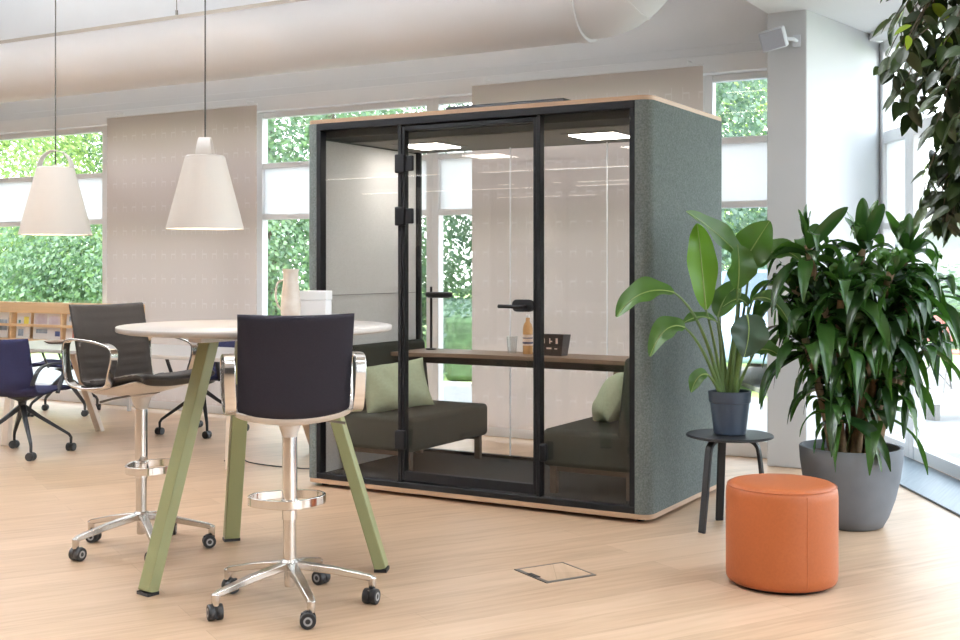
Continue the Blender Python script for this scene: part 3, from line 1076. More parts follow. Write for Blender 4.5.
# jug and box on the bar table
x, y = grid(-0.905, 5.70)
t = thing('ceramic_jug', 'pale mottled jug with a thin handle standing on the round bar table', 'jug', (x, y, 1.0935), TH)
G().lathe([(0.038, 0), (0.044, 0.01), (0.048, 0.06), (0.044, 0.13), (0.036, 0.19), (0.036, 0.235), (0.041, 0.252), (0.037, 0.252), (0.031, 0.235), (0.03, 0.19), (0.036, 0.05), (0.0001, 0.03)], 32).build('jug_body', 'ceramic_pale', t)
G().tube(smoothpath([(-0.034, 0, 0.20), (-0.062, 0, 0.185), (-0.072, 0, 0.13), (-0.062, 0, 0.08), (-0.045, 0, 0.06)], 20), 0.005, 8).build('handle', 'ceramic_pale', t)
x, y = grid(-0.80, 5.80)
t = thing('white_box', 'small white box with a lid standing beside the jug on the round bar table', 'box', (x, y, 1.0935), TH + R(-6))
G().span((-0.072, -0.06, 0), (0.066, 0.06, 0.10)).build('box_body', 'paper_white', t, bevel=0.004)
G().span((-0.075, -0.063, 0.10), (0.069, 0.063, 0.146)).build('lid', 'frame_white', t, bevel=0.005)

# ================================================================== pouf, side table, plants
x, y = grid(1.295, 5.12)
t = thing('pouf', 'round orange leather pouf on the wooden floor in front of the planter', 'pouf', (x, y, 0), TH)
r = 0.233
prof = [(r - 0.03, 0.012), (r - 0.008, 0.016), (r, 0.03)]
for k in range(5):
    prof.append((r + 0.002, 0.06 + 0.32 * k / 4))
prof += [(r, 0.405), (r - 0.006, 0.42), (r - 0.02, 0.431), (r - 0.045, 0.436), (0.12, 0.438), (0.0001, 0.438)]
G().lathe(prof, 72).build('upholstery', 'orange_leather', t, angle=80)
sm = G()
a = R(-78)
c, s = math.cos(a), math.sin(a)
sm.tube([((r + 0.001) * c, (r + 0.001) * s, 0.03), ((r + 0.0025) * c, (r + 0.0025) * s, 0.22), ((r + 0.001) * c, (r + 0.001) * s, 0.408)], 0.0018, 6)
rs = [((r - 0.004) * math.cos(2 * PI * k / 72), (r - 0.004) * math.sin(2 * PI * k / 72), 0.421) for k in range(73)]
sm.tube(rs, 0.002, 6)
sm.build('seam', 'orange_leather', t)
G().lathe([(r - 0.035, 0), (r - 0.03, 0.014)], 48).build('base', 'black_satin', t)

x, y = grid(1.295, 6.18)
t = thing('side_table', 'small round black side table beside the booth, carrying the banana-leaved plant', 'table', (x, y, 0), TH)
G().lathe([(0.0001, 0.474), (0.215, 0.474), (0.223, 0.478), (0.223, 0.485), (0.219, 0.489), (0.0001, 0.489)], 64).build('tabletop', 'black_satin', t)
for a in (R(214), R(94), R(-26)):
    c, s = math.cos(a), math.sin(a)
    pts = smoothpath([(0.03 * c, 0.03 * s, 0.466), (0.10 * c, 0.10 * s, 0.463), (0.138 * c, 0.138 * s, 0.44), (0.153 * c, 0.153 * s, 0.39), (0.175 * c, 0.175 * s, 0.2), (0.2 * c, 0.2 * s, 0.0)], 30)
    G().band(pts, (-s, c, 0), 0.042, 0.018).build('leg', 'black_satin', t, bevel=0.004)

# bird of paradise in a nursery pot
t = thing('banana_leaf_plant', 'broad leaved green plant in a dark blue grey plastic pot on the black side table', 'plant', (x, y, 0.489), TH)
G().lathe([(0.0001, 0.002), (0.078, 0.002), (0.082, 0.006), (0.101, 0.165), (0.107, 0.168), (0.111, 0.224), (0.106, 0.226), (0.1, 0.222), (0.098, 0.17), (0.0001, 0.168)], 48).build('pot', 'pot_plastic', t)
G().lathe([(0.099, 0.19), (0.06, 0.202), (0.0001, 0.206)], 32).build('soil', 'soil', t)
LV = [
    ([(-0.041, 0, 0.255), (-0.083, -0.03, 0.488), (-0.135, -0.06, 0.648)], [(-0.135, -0.06, 0.648), (-0.161, -0.09, 0.85), (-0.171, -0.08, 1.006), (-0.181, -0.06, 1.089)], 0.064, 'strelitzia_light_leaf', (0, -1, 0.1)),
    ([(-0.016, 0.02, 0.255), (0.041, 0.03, 0.591), (0.083, 0.03, 0.892)], [(0.083, 0.03, 0.892), (-0.01, -0.02, 0.99), (-0.13, -0.09, 1.084), (-0.254, -0.16, 1.146)], 0.058, 'strelitzia_leaf', (-0.3, -0.9, 0.75)),
    ([(0.01, 0.03, 0.255), (0.062, 0.05, 0.591), (0.073, 0.06, 0.861)], [(0.073, 0.06, 0.861), (0.114, 0.04, 0.954), (0.166, 0.0, 1.037), (0.197, -0.04, 1.104)], 0.085, 'strelitzia_leaf', (-0.2, -1, 0.3)),
    ([(0.005, 0, 0.255), (0.041, 0.0, 0.54), (0.036, -0.02, 0.773)], [(0.036, -0.02, 0.753), (0.041, -0.05, 0.841), (0.03, -0.08, 0.924), (0.02, -0.09, 0.98)], 0.075, 'strelitzia_leaf', (0.4, -1, 0.2)),
    ([(0.026, 0.05, 0.255), (0.083, 0.06, 0.591), (0.114, 0.05, 0.861)], [(0.114, 0.05, 0.861), (0.197, 0.03, 0.948), (0.285, 0.0, 0.99), (0.363, -0.03, 0.893)], 0.066, 'strelitzia_leaf', (0, -0.8, 0.8)),
    ([(-0.052, -0.02, 0.239), (-0.114, -0.06, 0.488), (-0.197, -0.1, 0.669), (-0.311, -0.13, 0.737)], [(-0.311, -0.13, 0.737), (-0.425, -0.15, 0.767), (-0.528, -0.16, 0.736), (-0.606, -0.16, 0.613)], 0.064, 'strelitzia_leaf', (0, -0.7, 0.8)),
    ([(-0.062, -0.03, 0.229), (-0.114, -0.08, 0.384), (-0.186, -0.12, 0.503), (-0.259, -0.15, 0.56)], [(-0.259, -0.15, 0.56), (-0.332, -0.17, 0.591), (-0.394, -0.18, 0.544), (-0.44, -0.18, 0.415)], 0.055, 'strelitzia_leaf', (-0.2, -0.8, 0.7)),
    ([(-0.041, 0, 0.255), (-0.041, -0.02, 0.436), (-0.073, -0.04, 0.581)], [(-0.073, -0.04, 0.581), (-0.145, -0.06, 0.627), (-0.207, -0.08, 0.612), (-0.269, -0.1, 0.571)], 0.034, 'strelitzia_leaf', (0, -0.5, 1)),
    ([(0.021, -0.05, 0.255), (0.041, -0.08, 0.462), (0.062, -0.12, 0.612)], [(0.062, -0.12, 0.623), (0.073, -0.16, 0.55), (0.057, -0.17, 0.488), (0.036, -0.17, 0.411)], 0.082, 'strelitzia_dark_leaf', (0, -1, 0.2)),
    ([(0.021, 0, 0.239), (0.062, 0, 0.54), (0.114, -0.02, 0.695)], [(0.114, -0.02, 0.695), (0.176, -0.05, 0.736), (0.253, -0.08, 0.684), (0.3, -0.1, 0.53)], 0.048, 'strelitzia_leaf', (0.2, -0.6, 0.8)),
    ([(-0.062, -0.05, 0.219), (-0.093, -0.09, 0.281), (-0.135, -0.11, 0.317)], [(-0.135, -0.11, 0.317), (-0.176, -0.12, 0.332), (-0.207, -0.13, 0.291), (-0.223, -0.13, 0.229)], 0.034, 'strelitzia_leaf', (0, -0.7, 0.8)),
    ([(-0.005, 0.05, 0.255), (-0.016, 0.08, 0.462), (-0.041, 0.1, 0.602)], [(-0.041, 0.1, 0.602), (-0.021, 0.12, 0.685), (0.026, 0.13, 0.747), (0.093, 0.13, 0.778)], 0.055, 'strelitzia_leaf', (0, -1, 0.5)),
    ([(0.031, -0.02, 0.229), (0.073, -0.04, 0.343), (0.114, -0.06, 0.426)], [(0.114, -0.06, 0.426), (0.155, -0.08, 0.457), (0.197, -0.1, 0.446), (0.238, -0.11, 0.405)], 0.044, 'strelitzia_leaf', (0, -0.7, 0.8)),
    ([(0.04, 0.03, 0.255), (0.09, 0.03, 0.5), (0.10, 0.02, 0.66)], [(0.10, 0.02, 0.66), (0.06, 0.02, 0.72), (0.02, 0.0, 0.70), (-0.04, -0.02, 0.66)], 0.04, 'strelitzia_leaf', (0, -0.7, 0.8)),
]
for st, bl, w, mt, hint in LV:
    sp = [Vector(q) for q in st]
    base = Vector((sp[0].x * 0.8, sp[0].y * 0.8, 0.195))
    path = [bez([base] + sp, k / 11) for k in range(12)]
    w *= 1.18
    s_ = G().tube(path, [0.013 - 0.008 * (k / 11) for k in range(12)], 8).build('stalk', 'stalk_green', t)
    lf = G().leaf(bl, w, hint, 0.34, 22, 0.85, wave=0.16)
    lf.mi = 1
    hv = Vector(hint).normalized() * 0.0015
    lf.tube([bez([Vector(q) for q in bl], k / 13) + hv for k in range(14)], [0.0042 - 0.0002 * k for k in range(14)], 6)
    lf.build('leaf', [mt, 'midrib_green'], s_, smooth='raw', angle=80)

# big planter with dracaena
x, y = grid(1.945, 6.25)
random.seed(11)
t = thing('dracaena_plant', 'tall bushy green plant with glossy strap leaves in a large round grey planter', 'plant', (x, y, 0), TH)
prof = [(0.0001, 0.0), (0.145, 0.0), (0.162, 0.008), (0.19, 0.06), (0.222, 0.15), (0.247, 0.26), (0.26, 0.35), (0.264, 0.412), (0.262, 0.417), (0.246, 0.417), (0.243, 0.40), (0.238, 0.36), (0.0001, 0.355)]
G().lathe(prof, 72).build('pot', 'planter_concrete', t, angle=50)
G().lathe([(0.241, 0.372), (0.15, 0.382), (0.0001, 0.388)], 40).build('soil', 'soil', t)
heads = [(-0.25, -0.08, 1.42, 16, 1), (0.08, 0.06, 1.43, 16, 1), (0.29, 0.0, 1.40, 16, 1), (-0.08, 0.12, 1.30, 16, 0), (0.38, -0.06, 1.22, 18, 0), (-0.28, 0.06, 1.20, 16, 0),
         (0.14, -0.20, 1.28, 18, 0), (-0.10, -0.20, 1.22, 18, 0), (0.28, 0.14, 1.08, 16, 0), (-0.27, -0.10, 0.94, 18, 0), (0.14, -0.18, 1.04, 20, 0), (0.34, -0.10, 0.98, 16, 0), (-0.06, -0.22, 0.96, 18, 0),
         (0.0, 0.14, 0.84, 14, 0), (-0.12, -0.10, 0.74, 16, 0), (0.16, -0.12, 0.80, 16, 0), (-0.24, 0.0, 1.06, 16, 0), (0.04, -0.08, 1.12, 16, 0), (0.24, -0.16, 1.16, 16, 0), (0.38, 0.04, 1.06, 16, 0), (-0.12, -0.16, 0.60, 12, 0), (0.10, -0.14, 0.62, 12, 0), (-0.18, -0.14, 1.10, 16, 0), (0.02, 0.0, 0.96, 16, 0)]
for hx_, hy_, hz, nl, upright in heads:
    b0 = Vector((hx_ * 0.3 + random.uniform(-0.05, 0.05), hy_ * 0.3 + random.uniform(-0.05, 0.05), 0.375))
    h0 = Vector((hx_, hy_, hz + 0.05))
    mid = b0.lerp(h0, 0.55) + Vector((random.uniform(-0.05, 0.05), random.uniform(-0.04, 0.04), 0.04))
    cp = [bez([b0, mid, h0], k / 14) for k in range(15)]
    cane = G().tube(cp, [0.019 + 0.002 * (k % 2) for k in range(15)], 10).build('cane', 'cane_bark', t)
    lf = G()
    nl = int(nl * 1.35)
    low_head = hz < 0.85
    for k in range(nl):
        az = k * 2.4 + random.uniform(-0.6, 0.6)
        q = k / (nl - 1)
        el_ = (80 if upright else 70) - q * (92 if upright else 84) + random.uniform(-22, 22)
        L_ = random.uniform(0.20, 0.32) * (0.85 if q < 0.25 else 1)
        if low_head:
            el_ = max(el_, -5)
            L_ *= 0.85
        d = Vector((math.cos(az) * math.cos(R(el_)), math.sin(az) * math.cos(R(el_)), math.sin(R(el_))))
        st = h0 - Vector((0, 0, 0.10 * q)) + d * 0.01
        dr_ = L_ * (0.42 + 0.5 * q) if not (upright and q < 0.28) else L_ * 0.04
        p1 = st + d * L_ * 0.4
        p2 = st + d * L_ * 0.82 - Vector((0, 0, dr_ * 0.22))
        p3 = st + d * L_ * 0.94 - Vector((0, 0, dr_ * 1.12))
        hint = Vector((0, 0, 1)) if abs(d.z) < 0.8 else Vector((math.cos(az), math.sin(az), 0.2))
        if d.z > 0.8:
            hint = -hint
        hint = hint + Vector((random.uniform(-0.5, 0.5), random.uniform(-0.5, 0.5), 0))
        lf.leaf([st, p1, p2, p3], random.uniform(0.030, 0.044), hint, 0.26, 12, 0.72, wave=0.08)
    lf.build('leaf_rosette', 'dracaena_leaf', cane, smooth='raw', angle=80)

# weeping fig, its pot outside the picture on the right
x, y = grid(2.24, 4.25)
random.seed(5)
t = thing('weeping_fig', 'dark leaved weeping fig whose drooping branches hang in at the upper right', 'plant', (x, y, 0), TH)
G().lathe([(0.0001, 0), (0.15, 0), (0.17, 0.02), (0.21, 0.38), (0.2, 0.385), (0.185, 0.34), (0.0001, 0.335)], 40).build('pot', 'planter_concrete', t)
G().tube(smoothpath([(0, 0, 0.33), (0.03, 0.02, 0.9), (-0.02, 0, 1.5), (0.02, 0.02, 2.1), (0, 0, 2.5)], 24), [0.035 - 0.0008 * k for k in range(25)], 12).build('trunk', 'tree_bark', t)
lf, yl, tw = G(), G(), G()
br_n = 230
for k in range(br_n):
    az = random.uniform(0, 2 * PI)
    # a good share of the branches lean left, into the picture
    left = random.random() < 0.62
    if left:
        az = PI + random.uniform(-0.8, 0.8)
    z0 = random.uniform(1.7, 2.55)
    reach = random.uniform(0.45, 0.80) if left else random.uniform(0.25, 0.6)
    drop = random.uniform(0.1, 0.62)
    top = Vector((0.01, 0, z0))
    out_ = Vector((math.cos(az) * reach, math.sin(az) * reach * 0.8, 0))
    tip = top + out_ + Vector((0, 0, 0.12 - drop))
    if tip.z < 1.95:
        f = 1 - 0.20 * min(1, (1.95 - tip.z) / 0.4)
        tip = Vector((tip.x * f, tip.y * f, max(tip.z, 1.52)))
    ctl = top + out_ * 0.72 + Vector((0, 0, 0.16))
    path = [bez([top, ctl, tip], q / 11) for q in range(12)]
    tw.tube(path, [0.006 - 0.0004 * q for q in range(12)], 5)
    for q in range(24):
        u = 0.22 + 0.8 * q / 23
        pnt = bez([top, ctl, tip], min(u, 1.0))
        a2 = random.uniform(0, 2 * PI)
        d = Vector((math.cos(a2) * 0.6, math.sin(a2) * 0.6, random.uniform(-1.1, -0.1))).normalized()
        L_ = random.uniform(0.06, 0.095)
        st = pnt + d * 0.012
        G_ = yl if random.random() < 0.045 else lf
        G_.leaf([st, st + d * L_ * 0.5 + Vector((0, 0, 0.006)), st + d * L_ + Vector((0, 0, -0.012))], L_ * 0.24, (math.cos(a2 + 1), math.sin(a2 + 1), 0.6), 0.2, 6, 0.8)
tw.build('branches', 'tree_bark', t)
lf.build('foliage', 'ficus_leaf', t, smooth='raw', angle=80)
yl.build('young_foliage', 'ficus_young_leaf', t, smooth='raw', angle=80)

# floor hatch
x, y = grid(0.332, 5.283)
t = thing('floor_outlet', 'square floor outlet hatch with a metal rim and wooden lid set into the floor', 'floor hatch', (x, y, 0), TH + R(30.2))
hs = 0.131
g = G()
for a, b in (((-hs, -hs), (hs, -hs + 0.016)), ((-hs, hs - 0.007), (hs, hs)), ((-hs, -hs + 0.016), (-hs + 0.02, hs - 0.007)), ((hs - 0.008, -hs + 0.016), (hs, hs - 0.007))):
    g.span((a[0], a[1], 0.0), (b[0], b[1], 0.004))
g.build('rim', 'steel_grey', t, smooth=False)
G().span((-hs + 0.02, -hs + 0.016, 0), (hs - 0.008, hs - 0.007, 0.0025)).build('lid', 'oak_plank_floor', t, smooth=False)
G().span((-hs + 0.004, -0.04, 0.002), (-hs + 0.03, 0.035, 0.006)).build('cable_flap', 'black_satin', t, bevel=0.002)

# cable
c0 = [(-1.78, 8.30), (-1.70, 8.45), (-1.60, 8.25), (-1.42, 8.10), (-1.25, 8.02), (-1.12, 7.98)]
pts = smoothpath([(*grid(a, b), 0.005) for a, b in c0] + [(-4.58, 6.6, 0.005)], 40)
tag(G().tube(pts, 0.0045, 8).build('power_cable', 'black_satin'), 'thin black cable lying on the floor left of the booth', 'cable')

# ================================================================== conference corner on the left
t = thing('conference_table', 'long white conference table with beige splayed legs in front of the magazine rack', 'table', (-6.55, 6.475, 0))
G().span((-1.65, -0.425, 0.715), (1.5, 0.425, 0.742)).build('tabletop', 'table_white', t, bevel=0.004)
for sx, xx in ((-1, -1.12), (1, 1.13)):
    for sy in (-1, 1):
        G().band([(xx, sy * 0.46, 0.0), (xx - 0.16 * sx * 0 + (-0.14 if sx < 0 else -0.14), sy * 0.28, 0.70)], (1, 0.0, 0), 0.07, 0.04).build('leg', 'beige_table_leg', t, bevel=0.004)
    G().span((xx - 0.18, -0.33, 0.675), (xx - 0.10, 0.33, 0.715)).build('cross_bar', 'beige_table_leg', t, bevel=0.003)
x, y = -8.05, 6.60
t = tag(G().lathe([(0.0001, 0.004), (0.05, 0.0), (0.07, 0.006), (0.092, 0.02), (0.09, 0.022), (0.066, 0.010), (0.0001, 0.008)], 36).build('shallow_dish', 'dish_brown', loc=(-7.75, 6.55, 0.742)),
        'flat brown dish lying on the conference table', 'dish')


def office_chair():
    o = thing('office_chair', None, 'chair', (0, 0, 0), 0, 'navy office chairs around the conference table')
    prof = [(0.24, 0.445), (0.21, 0.462), (0.10, 0.455), (-0.05, 0.44), (-0.15, 0.45), (-0.20, 0.49)]
    pr = [(p.y, p.z) for p in smoothpath([(0, a, b) for a, b in prof], 24)]
    G().pad(pr, 0.235, 0.035, 12, curve=0.015).build('seat', 'navy_fabric', o, angle=60)
    prof = [(-0.185, 0.46), (-0.215, 0.54), (-0.23, 0.64), (-0.245, 0.74), (-0.265, 0.845)]
    pr = [(p.y, p.z) for p in smoothpath([(0, a, b) for a, b in prof], 24)]
    G().pad(pr, [0.225 - 0.02 * (i / (len(pr) - 1)) for i in range(len(pr))], 0.03, 12, curve=0.04).build('backrest', 'navy_fabric', o, angle=60)
    for sx in (-1, 1):
        G().band(smoothpath([(sx * 0.22, -0.20, 0.52), (sx * 0.255, -0.17, 0.63), (sx * 0.262, -0.05, 0.662), (sx * 0.262, 0.10, 0.655), (sx * 0.258, 0.14, 0.62), (sx * 0.235, 0.08, 0.44)], 30), (1, 0, 0), 0.03, 0.014).build('armrest', 'black_satin', o, bevel=0.003)
    G().lathe([(0.10, 0.415), (0.06, 0.40), (0.03, 0.385), (0.025, 0.33), (0.035, 0.325)], 20).build('column', 'black_satin', o)
    for k in range(4):
        a = PI / 4 + k * PI / 2
        c, s = math.cos(a), math.sin(a)
        lg = G().band([(0.015 * c, 0.015 * s, 0.345), (0.12 * c, 0.12 * s, 0.265), (0.325 * c, 0.325 * s, 0.125), (0.34 * c, 0.34 * s, 0.10), (0.34 * c, 0.34 * s, 0.05)], (-s, c, 0), [0.04, 0.032, 0.022, 0.02, 0.018], [0.035, 0.028, 0.02, 0.02, 0.016])
        lg.build('leg', 'black_satin', o, bevel=0.003)
        caster_mesh(G(), 0.34 * c, 0.34 * s, a + 0.8, 0.03).build('caster', 'rubber_black', o)
    return o


oc = office_chair()
oc.location = (*grid(-3.31, 8.62), 0)
oc.rotation_euler = (0, 0, R(15.7))
oc['label'] = 'navy office chair nearest us at the left edge, its back turned to the camera'
for loc, rz, lab in (((-8.87, 7.60, 0), R(125), 'navy office chair on the far side of the conference table, below the magazine rack'),
                     ((-6.86, 7.28, 0), PI + R(4), 'navy office chair beyond the conference table, behind the bar stool facing right')):
    q = copy_tree(oc)
    q.location = loc
    q.rotation_euler = (0, 0, rz)
    q['label'] = lab

# magazine rack
t = thing('magazine_rack', 'low light wood magazine rack full of magazines under the left window', 'rack', (-9.6, 8.12, 0))
xl, xr = -1.75, 1.15
rk = G()
rk.span((xl, 0.05, 0.585), (xr, 0.07, 1.0))
rk.build('back_board', 'birch', t, bevel=0.003)
G().span((xl, -0.075, 0.895), (xr, -0.055, 1.0)).build('top_rail', 'birch', t, bevel=0.003)
G().span((xl, -0.085, 0.757), (xr, -0.07, 0.785)).build('front_rail', 'birch', t, bevel=0.003)
G().span((xl, -0.12, 0.585), (xr, 0.05, 0.632)).build('ledge', 'birch', t, bevel=0.003)
for x in (xl + 0.04, -0.6, xr - 0.04):
    for y in (-0.09, 0.04):
        G().span((x - 0.015, y - 0.015, 0), (x + 0.015, y + 0.015, 0.585)).build('leg', 'frame_white', t, bevel=0.003)
for x in (xl, -0.6, 0.15, xr):
    G().span((x - 0.012, -0.07, 0.632), (x + 0.012, 0.05, 1.0)).build('divider', 'birch', t, bevel=0.003)
MAGS = [(-0.76, 0.22, 'print_slate', 'white magazine with a slate blue picture at the left edge of the rack', [('print_slate', 0.02, 0.13, 0.15, 0.11)]),
        (-0.42, 0.20, 'print_yellow', 'white magazine with a yellow patch on its cover in the rack', [('print_yellow', 0.045, 0.17, 0.07, 0.10), ('print_teal', -0.055, 0.17, 0.03, 0.03), ('print_slate', -0.03, 0.06, 0.08, 0.07)]),
        (-0.16, 0.21, 'print_pink', 'magazine with a pale pink and grey landscape cover in the rack', [('print_pink', 0.0, 0.2, 0.18, 0.11), ('print_slate', 0.02, 0.08, 0.16, 0.04)]),
        (0.055, 0.19, 'print_navy', 'magazine with a dark blue square on its lower corner, left of the rack divider', [('print_pink', 0.0, 0.19, 0.17, 0.09), ('print_navy', 0.05, 0.06, 0.07, 0.05)]),
        (0.33, 0.24, 'print_rust', 'white magazine with a rust red picture, right of the rack divider', [('print_rust', 0.04, 0.08, 0.13, 0.11), ('print_slate', 0.0, 0.21, 0.16, 0.05)])]
for x, w, mt, lab, blk in MAGS:
    o = thing('magazine', lab, 'magazine', (-9.6 + x - 0.03, 8.12 - 0.035 - (0.012 if x == 0.055 else 0), 0.634), 0, 'magazines in the rack')
    M = Matrix.Rotation(R(-4), 4, 'X')
    G().box((0, 0, 0), (w, 0.008, 0.27), M=M @ Matrix.Translation((0, 0, 0.135))).build('pages', 'paper_white', o, smooth=False)
    g = G()
    names = []
    for i, (m_, bx_, bz, bw, bh) in enumerate(blk):
        if m_ not in names:
            names.append(m_)
        g.mi = names.index(m_)
        g.box((0, 0, 0), (bw, 0.002, bh), M=M @ Matrix.Translation((bx_, -0.005, bz)))
    g.build('cover_print', names, o, smooth=False)

# ================================================================== outdoors
g = G().span((-60, WV + 0.12, -0.3), (40, 70, -0.12))
o = g.build('lawn_outside', 'lawn_grass', smooth=False)
tag(o, 'sunlit lawn outside the windows', 'lawn', kind='stuff')
g = G().span((-30, WV + 0.13, -0.13), (0.5, 12.6, -0.06))
struct(g.build('terrace', 'terrace_paving', smooth=False))
c = gside(3.0, -5.0)
struct(G().box((c[0], c[1], -0.095), (22, 9.6, 0.06), rzg).build('terrace_side', 'terrace_paving', smooth=False))
struct(G().box((-11.0, 15.6, -0.105), (1.2, 9, 0.05), R(33)).build('garden_path', 'path_grey', smooth=False))


def leaf_cloud(seed, n, blobs, size):
    rd = random.Random(seed)
    g = G()
    tot = sum(b[3] ** 2 for b in blobs)
    for cx, cy, cz, r in blobs:
        for k in range(int(n * r * r / tot)):
            while True:
                d = Vector((rd.uniform(-1, 1), rd.uniform(-1, 1), rd.uniform(-1, 1)))
                if 0.3 < d.length < 1:
                    break
            p = Vector((cx, cy, cz)) + d * r
            a = Vector((rd.uniform(-1, 1), rd.uniform(-1, 1), rd.uniform(-1, 1))).normalized()
            b = a.orthogonal().normalized()
            e = a.cross(b)
            s_ = size * rd.uniform(0.6, 1.3)
            g.add([p - b * s_, p - e * s_ * 0.55, p + b * s_, p + e * s_ * 0.55], [(0, 1, 2, 3)])
    return g


def blobs(seed, n, w, h, z0, r):
    rd = random.Random(seed)
    return [(rd.uniform(-w, w), rd.uniform(-w, w) * 0.8, z0 + rd.uniform(0, h), r * rd.uniform(0.7, 1.2)) for _ in range(n)]


protos = []
for i, mt in enumerate(('tree_leaf_light', 'tree_leaf_mid', 'tree_leaf_dark')):
    o = thing('garden_tree', None, 'tree', (0, 0, 0), 0, 'trees beyond the windows')
    bl = blobs(40 + i, 16, 1.7, 4.6, 1.3, 1.25)
    G().tube([(0, 0, -0.2), (0.05, 0, 2.0), (0, 0.1, 4.5)], [0.16, 0.12, 0.06], 8).build('trunk', 'tree_bark', o)
    leaf_cloud(70 + i, 15000, bl, 0.062).build('crown', mt, o, smooth='raw')
    protos.append(o)
spots = [(0, -24.6, 19.0, 1.05, 'light green tree outside the left window, leftmost in view'),
         (1, -22.4, 21.5, 1.1, 'green tree outside the left window, behind the left pendant lamp'),
         (0, -19.9, 18.4, 1.0, 'light green tree outside the left window, next to the fabric panel'),
         (2, -16.4, 19.5, 1.05, 'dark green tree outside, between the fabric panel and the booth'),
         (1, -13.6, 18.0, 1.0, 'mid green tree outside, above the left end of the booth roof'),
         (2, -12.2, 23.5, 1.1, 'bushy tree outside, seen through the booth behind the task lamp'),
         (0, -9.0, 25.0, 1.1, 'light green tree outside, behind the middle of the booth'),
         (2, -6.4, 18.6, 0.92, 'dark green tree outside the window right of the booth')]
used = set()
for k, u, v, s_, lab in spots:
    o = protos[k] if k not in used else copy_tree(protos[k])
    used.add(k)
    o.location = (u, v, -0.12)
    o.rotation_euler = (0, 0, u * 1.7)
    o.scale = (s_, s_, s_)
    o['label'] = lab
# bushes in front of the trees
bp = thing('garden_bush', None, 'bush', (0, 0, 0), 0, 'bushes under the trees')
leaf_cloud(91, 9000, blobs(92, 9, 1.2, 0.9, 0.5, 0.75), 0.045).build('foliage', 'tree_leaf_mid', bp, smooth='raw')
G().tube([(0, 0, -0.1), (0.02, 0, 0.9)], 0.04, 6).build('stem', 'tree_bark', bp)
for i, (u, v, s_, lab) in enumerate([(-22.6, 16.6, 1.3, 'green bush outside the left window, left of the left pendant lamp'),
                                     (-19.2, 15.6, 1.3, 'green bush outside the left window, right of the left pendant lamp'),
                                     (-14.9, 15.6, 1.25, 'green bush outside, between the fabric panel and the booth'),
                                     (-13.4, 20.6, 1.15, 'green bush outside, seen through the booth left of the task lamp'),
                                     (-10.6, 20.8, 1.15, 'green bush outside, seen through the booth right of the task lamp')]):
    o = bp if i == 0 else copy_tree(bp)
    o.location = (u, v, -0.12)
    o.rotation_euler = (0, 0, i * 1.1)
    o.scale = (s_, s_, s_)
    o['label'] = lab
# clipped hedge along the path
hd = G().box((0, 0, 0.42), (0.9, 7.5, 0.84))
o = thing('clipped_hedge', 'low clipped hedge beside the garden path, seen through the booth', 'hedge', (-9.75, 16.4, -0.12), R(33))
hd.build('hedge_body', 'hedge_green', o, bevel=0.08)
rd = random.Random(3)
g = G()
for k in range(2600):
    p = Vector((rd.uniform(-0.48, 0.48), rd.uniform(-3.8, 3.8), rd.uniform(0.02, 0.86)))
    if rd.random() < 0.6:
        p.x = rd.choice((-0.47, 0.47)) + rd.uniform(-0.03, 0.03)
    else:
        p.z = 0.85 + rd.uniform(-0.02, 0.03)
    a = Vector((rd.uniform(-1, 1), rd.uniform(-1, 1), rd.uniform(-1, 1))).normalized()
    b = a.orthogonal().normalized() * 0.05
    e = a.cross(b) * 0.6
    g.add([p - b, p - e, p + b, p + e], [(0, 1, 2, 3)])
g.build('hedge_leaves', 'tree_leaf_dark', o, smooth='raw')
# yellow post by the hedge
o = thing('yellow_post', 'yellow garden post outside, seen through the booth beside the fabric panel', 'post', (-7.14, 12.3, -0.06))
G().span((-0.035, -0.03, 0.02), (0.035, 0.03, 0.74)).build('post_body', 'yellow_paint', o, bevel=0.006)
G().span((-0.09, -0.02, 0.74), (0.09, 0.02, 1.0)).build('sign_board', 'yellow_paint', o, bevel=0.006)
G().span((-0.09, -0.09, 0), (0.09, 0.09, 0.02)).build('base_plate', 'steel_grey', o)
# parked car beyond the window to the right of the booth
o = thing('parked_car', 'pale blue parked car outside, right of the booth', 'car', (-4.35, 15.6, -0.12), R(94))
side = [(-2.05, 0.35), (-2.05, 0.72), (-1.95, 0.88), (-1.15, 0.98), (-0.55, 1.42), (0.75, 1.45), (1.45, 1.02), (2.0, 0.92), (2.1, 0.6), (2.1, 0.33)]
g = G().prism(side, -0.82, 0.82)
g.v = [(a, c_, b) for a, b, c_ in g.v]
g.build('car_body', 'car_paint', o, bevel=0.06, seg=3)
for sy in (-1, 1):
    g = G().prism([(-1.0, 1.0), (-0.5, 1.36), (0.1, 1.38), (0.1, 1.0)], 0.815, 0.83).prism([(0.18, 1.0), (0.18, 1.38), (0.7, 1.38), (1.3, 1.02)], 0.815, 0.83)
    g.v = [(a, c_ * sy, b) for a, b, c_ in g.v]
    g.build('side_window', 'car_glass', o, smooth=False)
    for wx in (-1.28, 1.3):
        M = Matrix.Translation((wx, sy * 0.74, 0.33)) @ Matrix.Rotation(R(90), 4, 'X')
        w = G().lathe([(0.2, -0.1), (0.32, -0.1), (0.33, -0.06), (0.33, 0.06), (0.32, 0.1), (0.2, 0.1)], 28, M=M).build('wheel', 'rubber_black', o)
        G().lathe([(0.0001, -0.095), (0.2, -0.095), (0.2, 0.095), (0.0001, 0.095)], 20, M=M).build('rim', 'caster_grey', w)
g = G().prism([(-1.12, 1.0), (-0.6, 1.405), (-0.57, 1.38), (-1.08, 0.985)], -0.7, 0.7).prism([(0.78, 1.44), (1.42, 1.03), (1.40, 1.0), (0.74, 1.42)], -0.7, 0.7)
g.v = [(a, c_, b) for a, b, c_ in g.v]
g.build('windscreen', 'car_glass', o, smooth=False)
# terrace furniture and neighbouring building beyond the side glazing


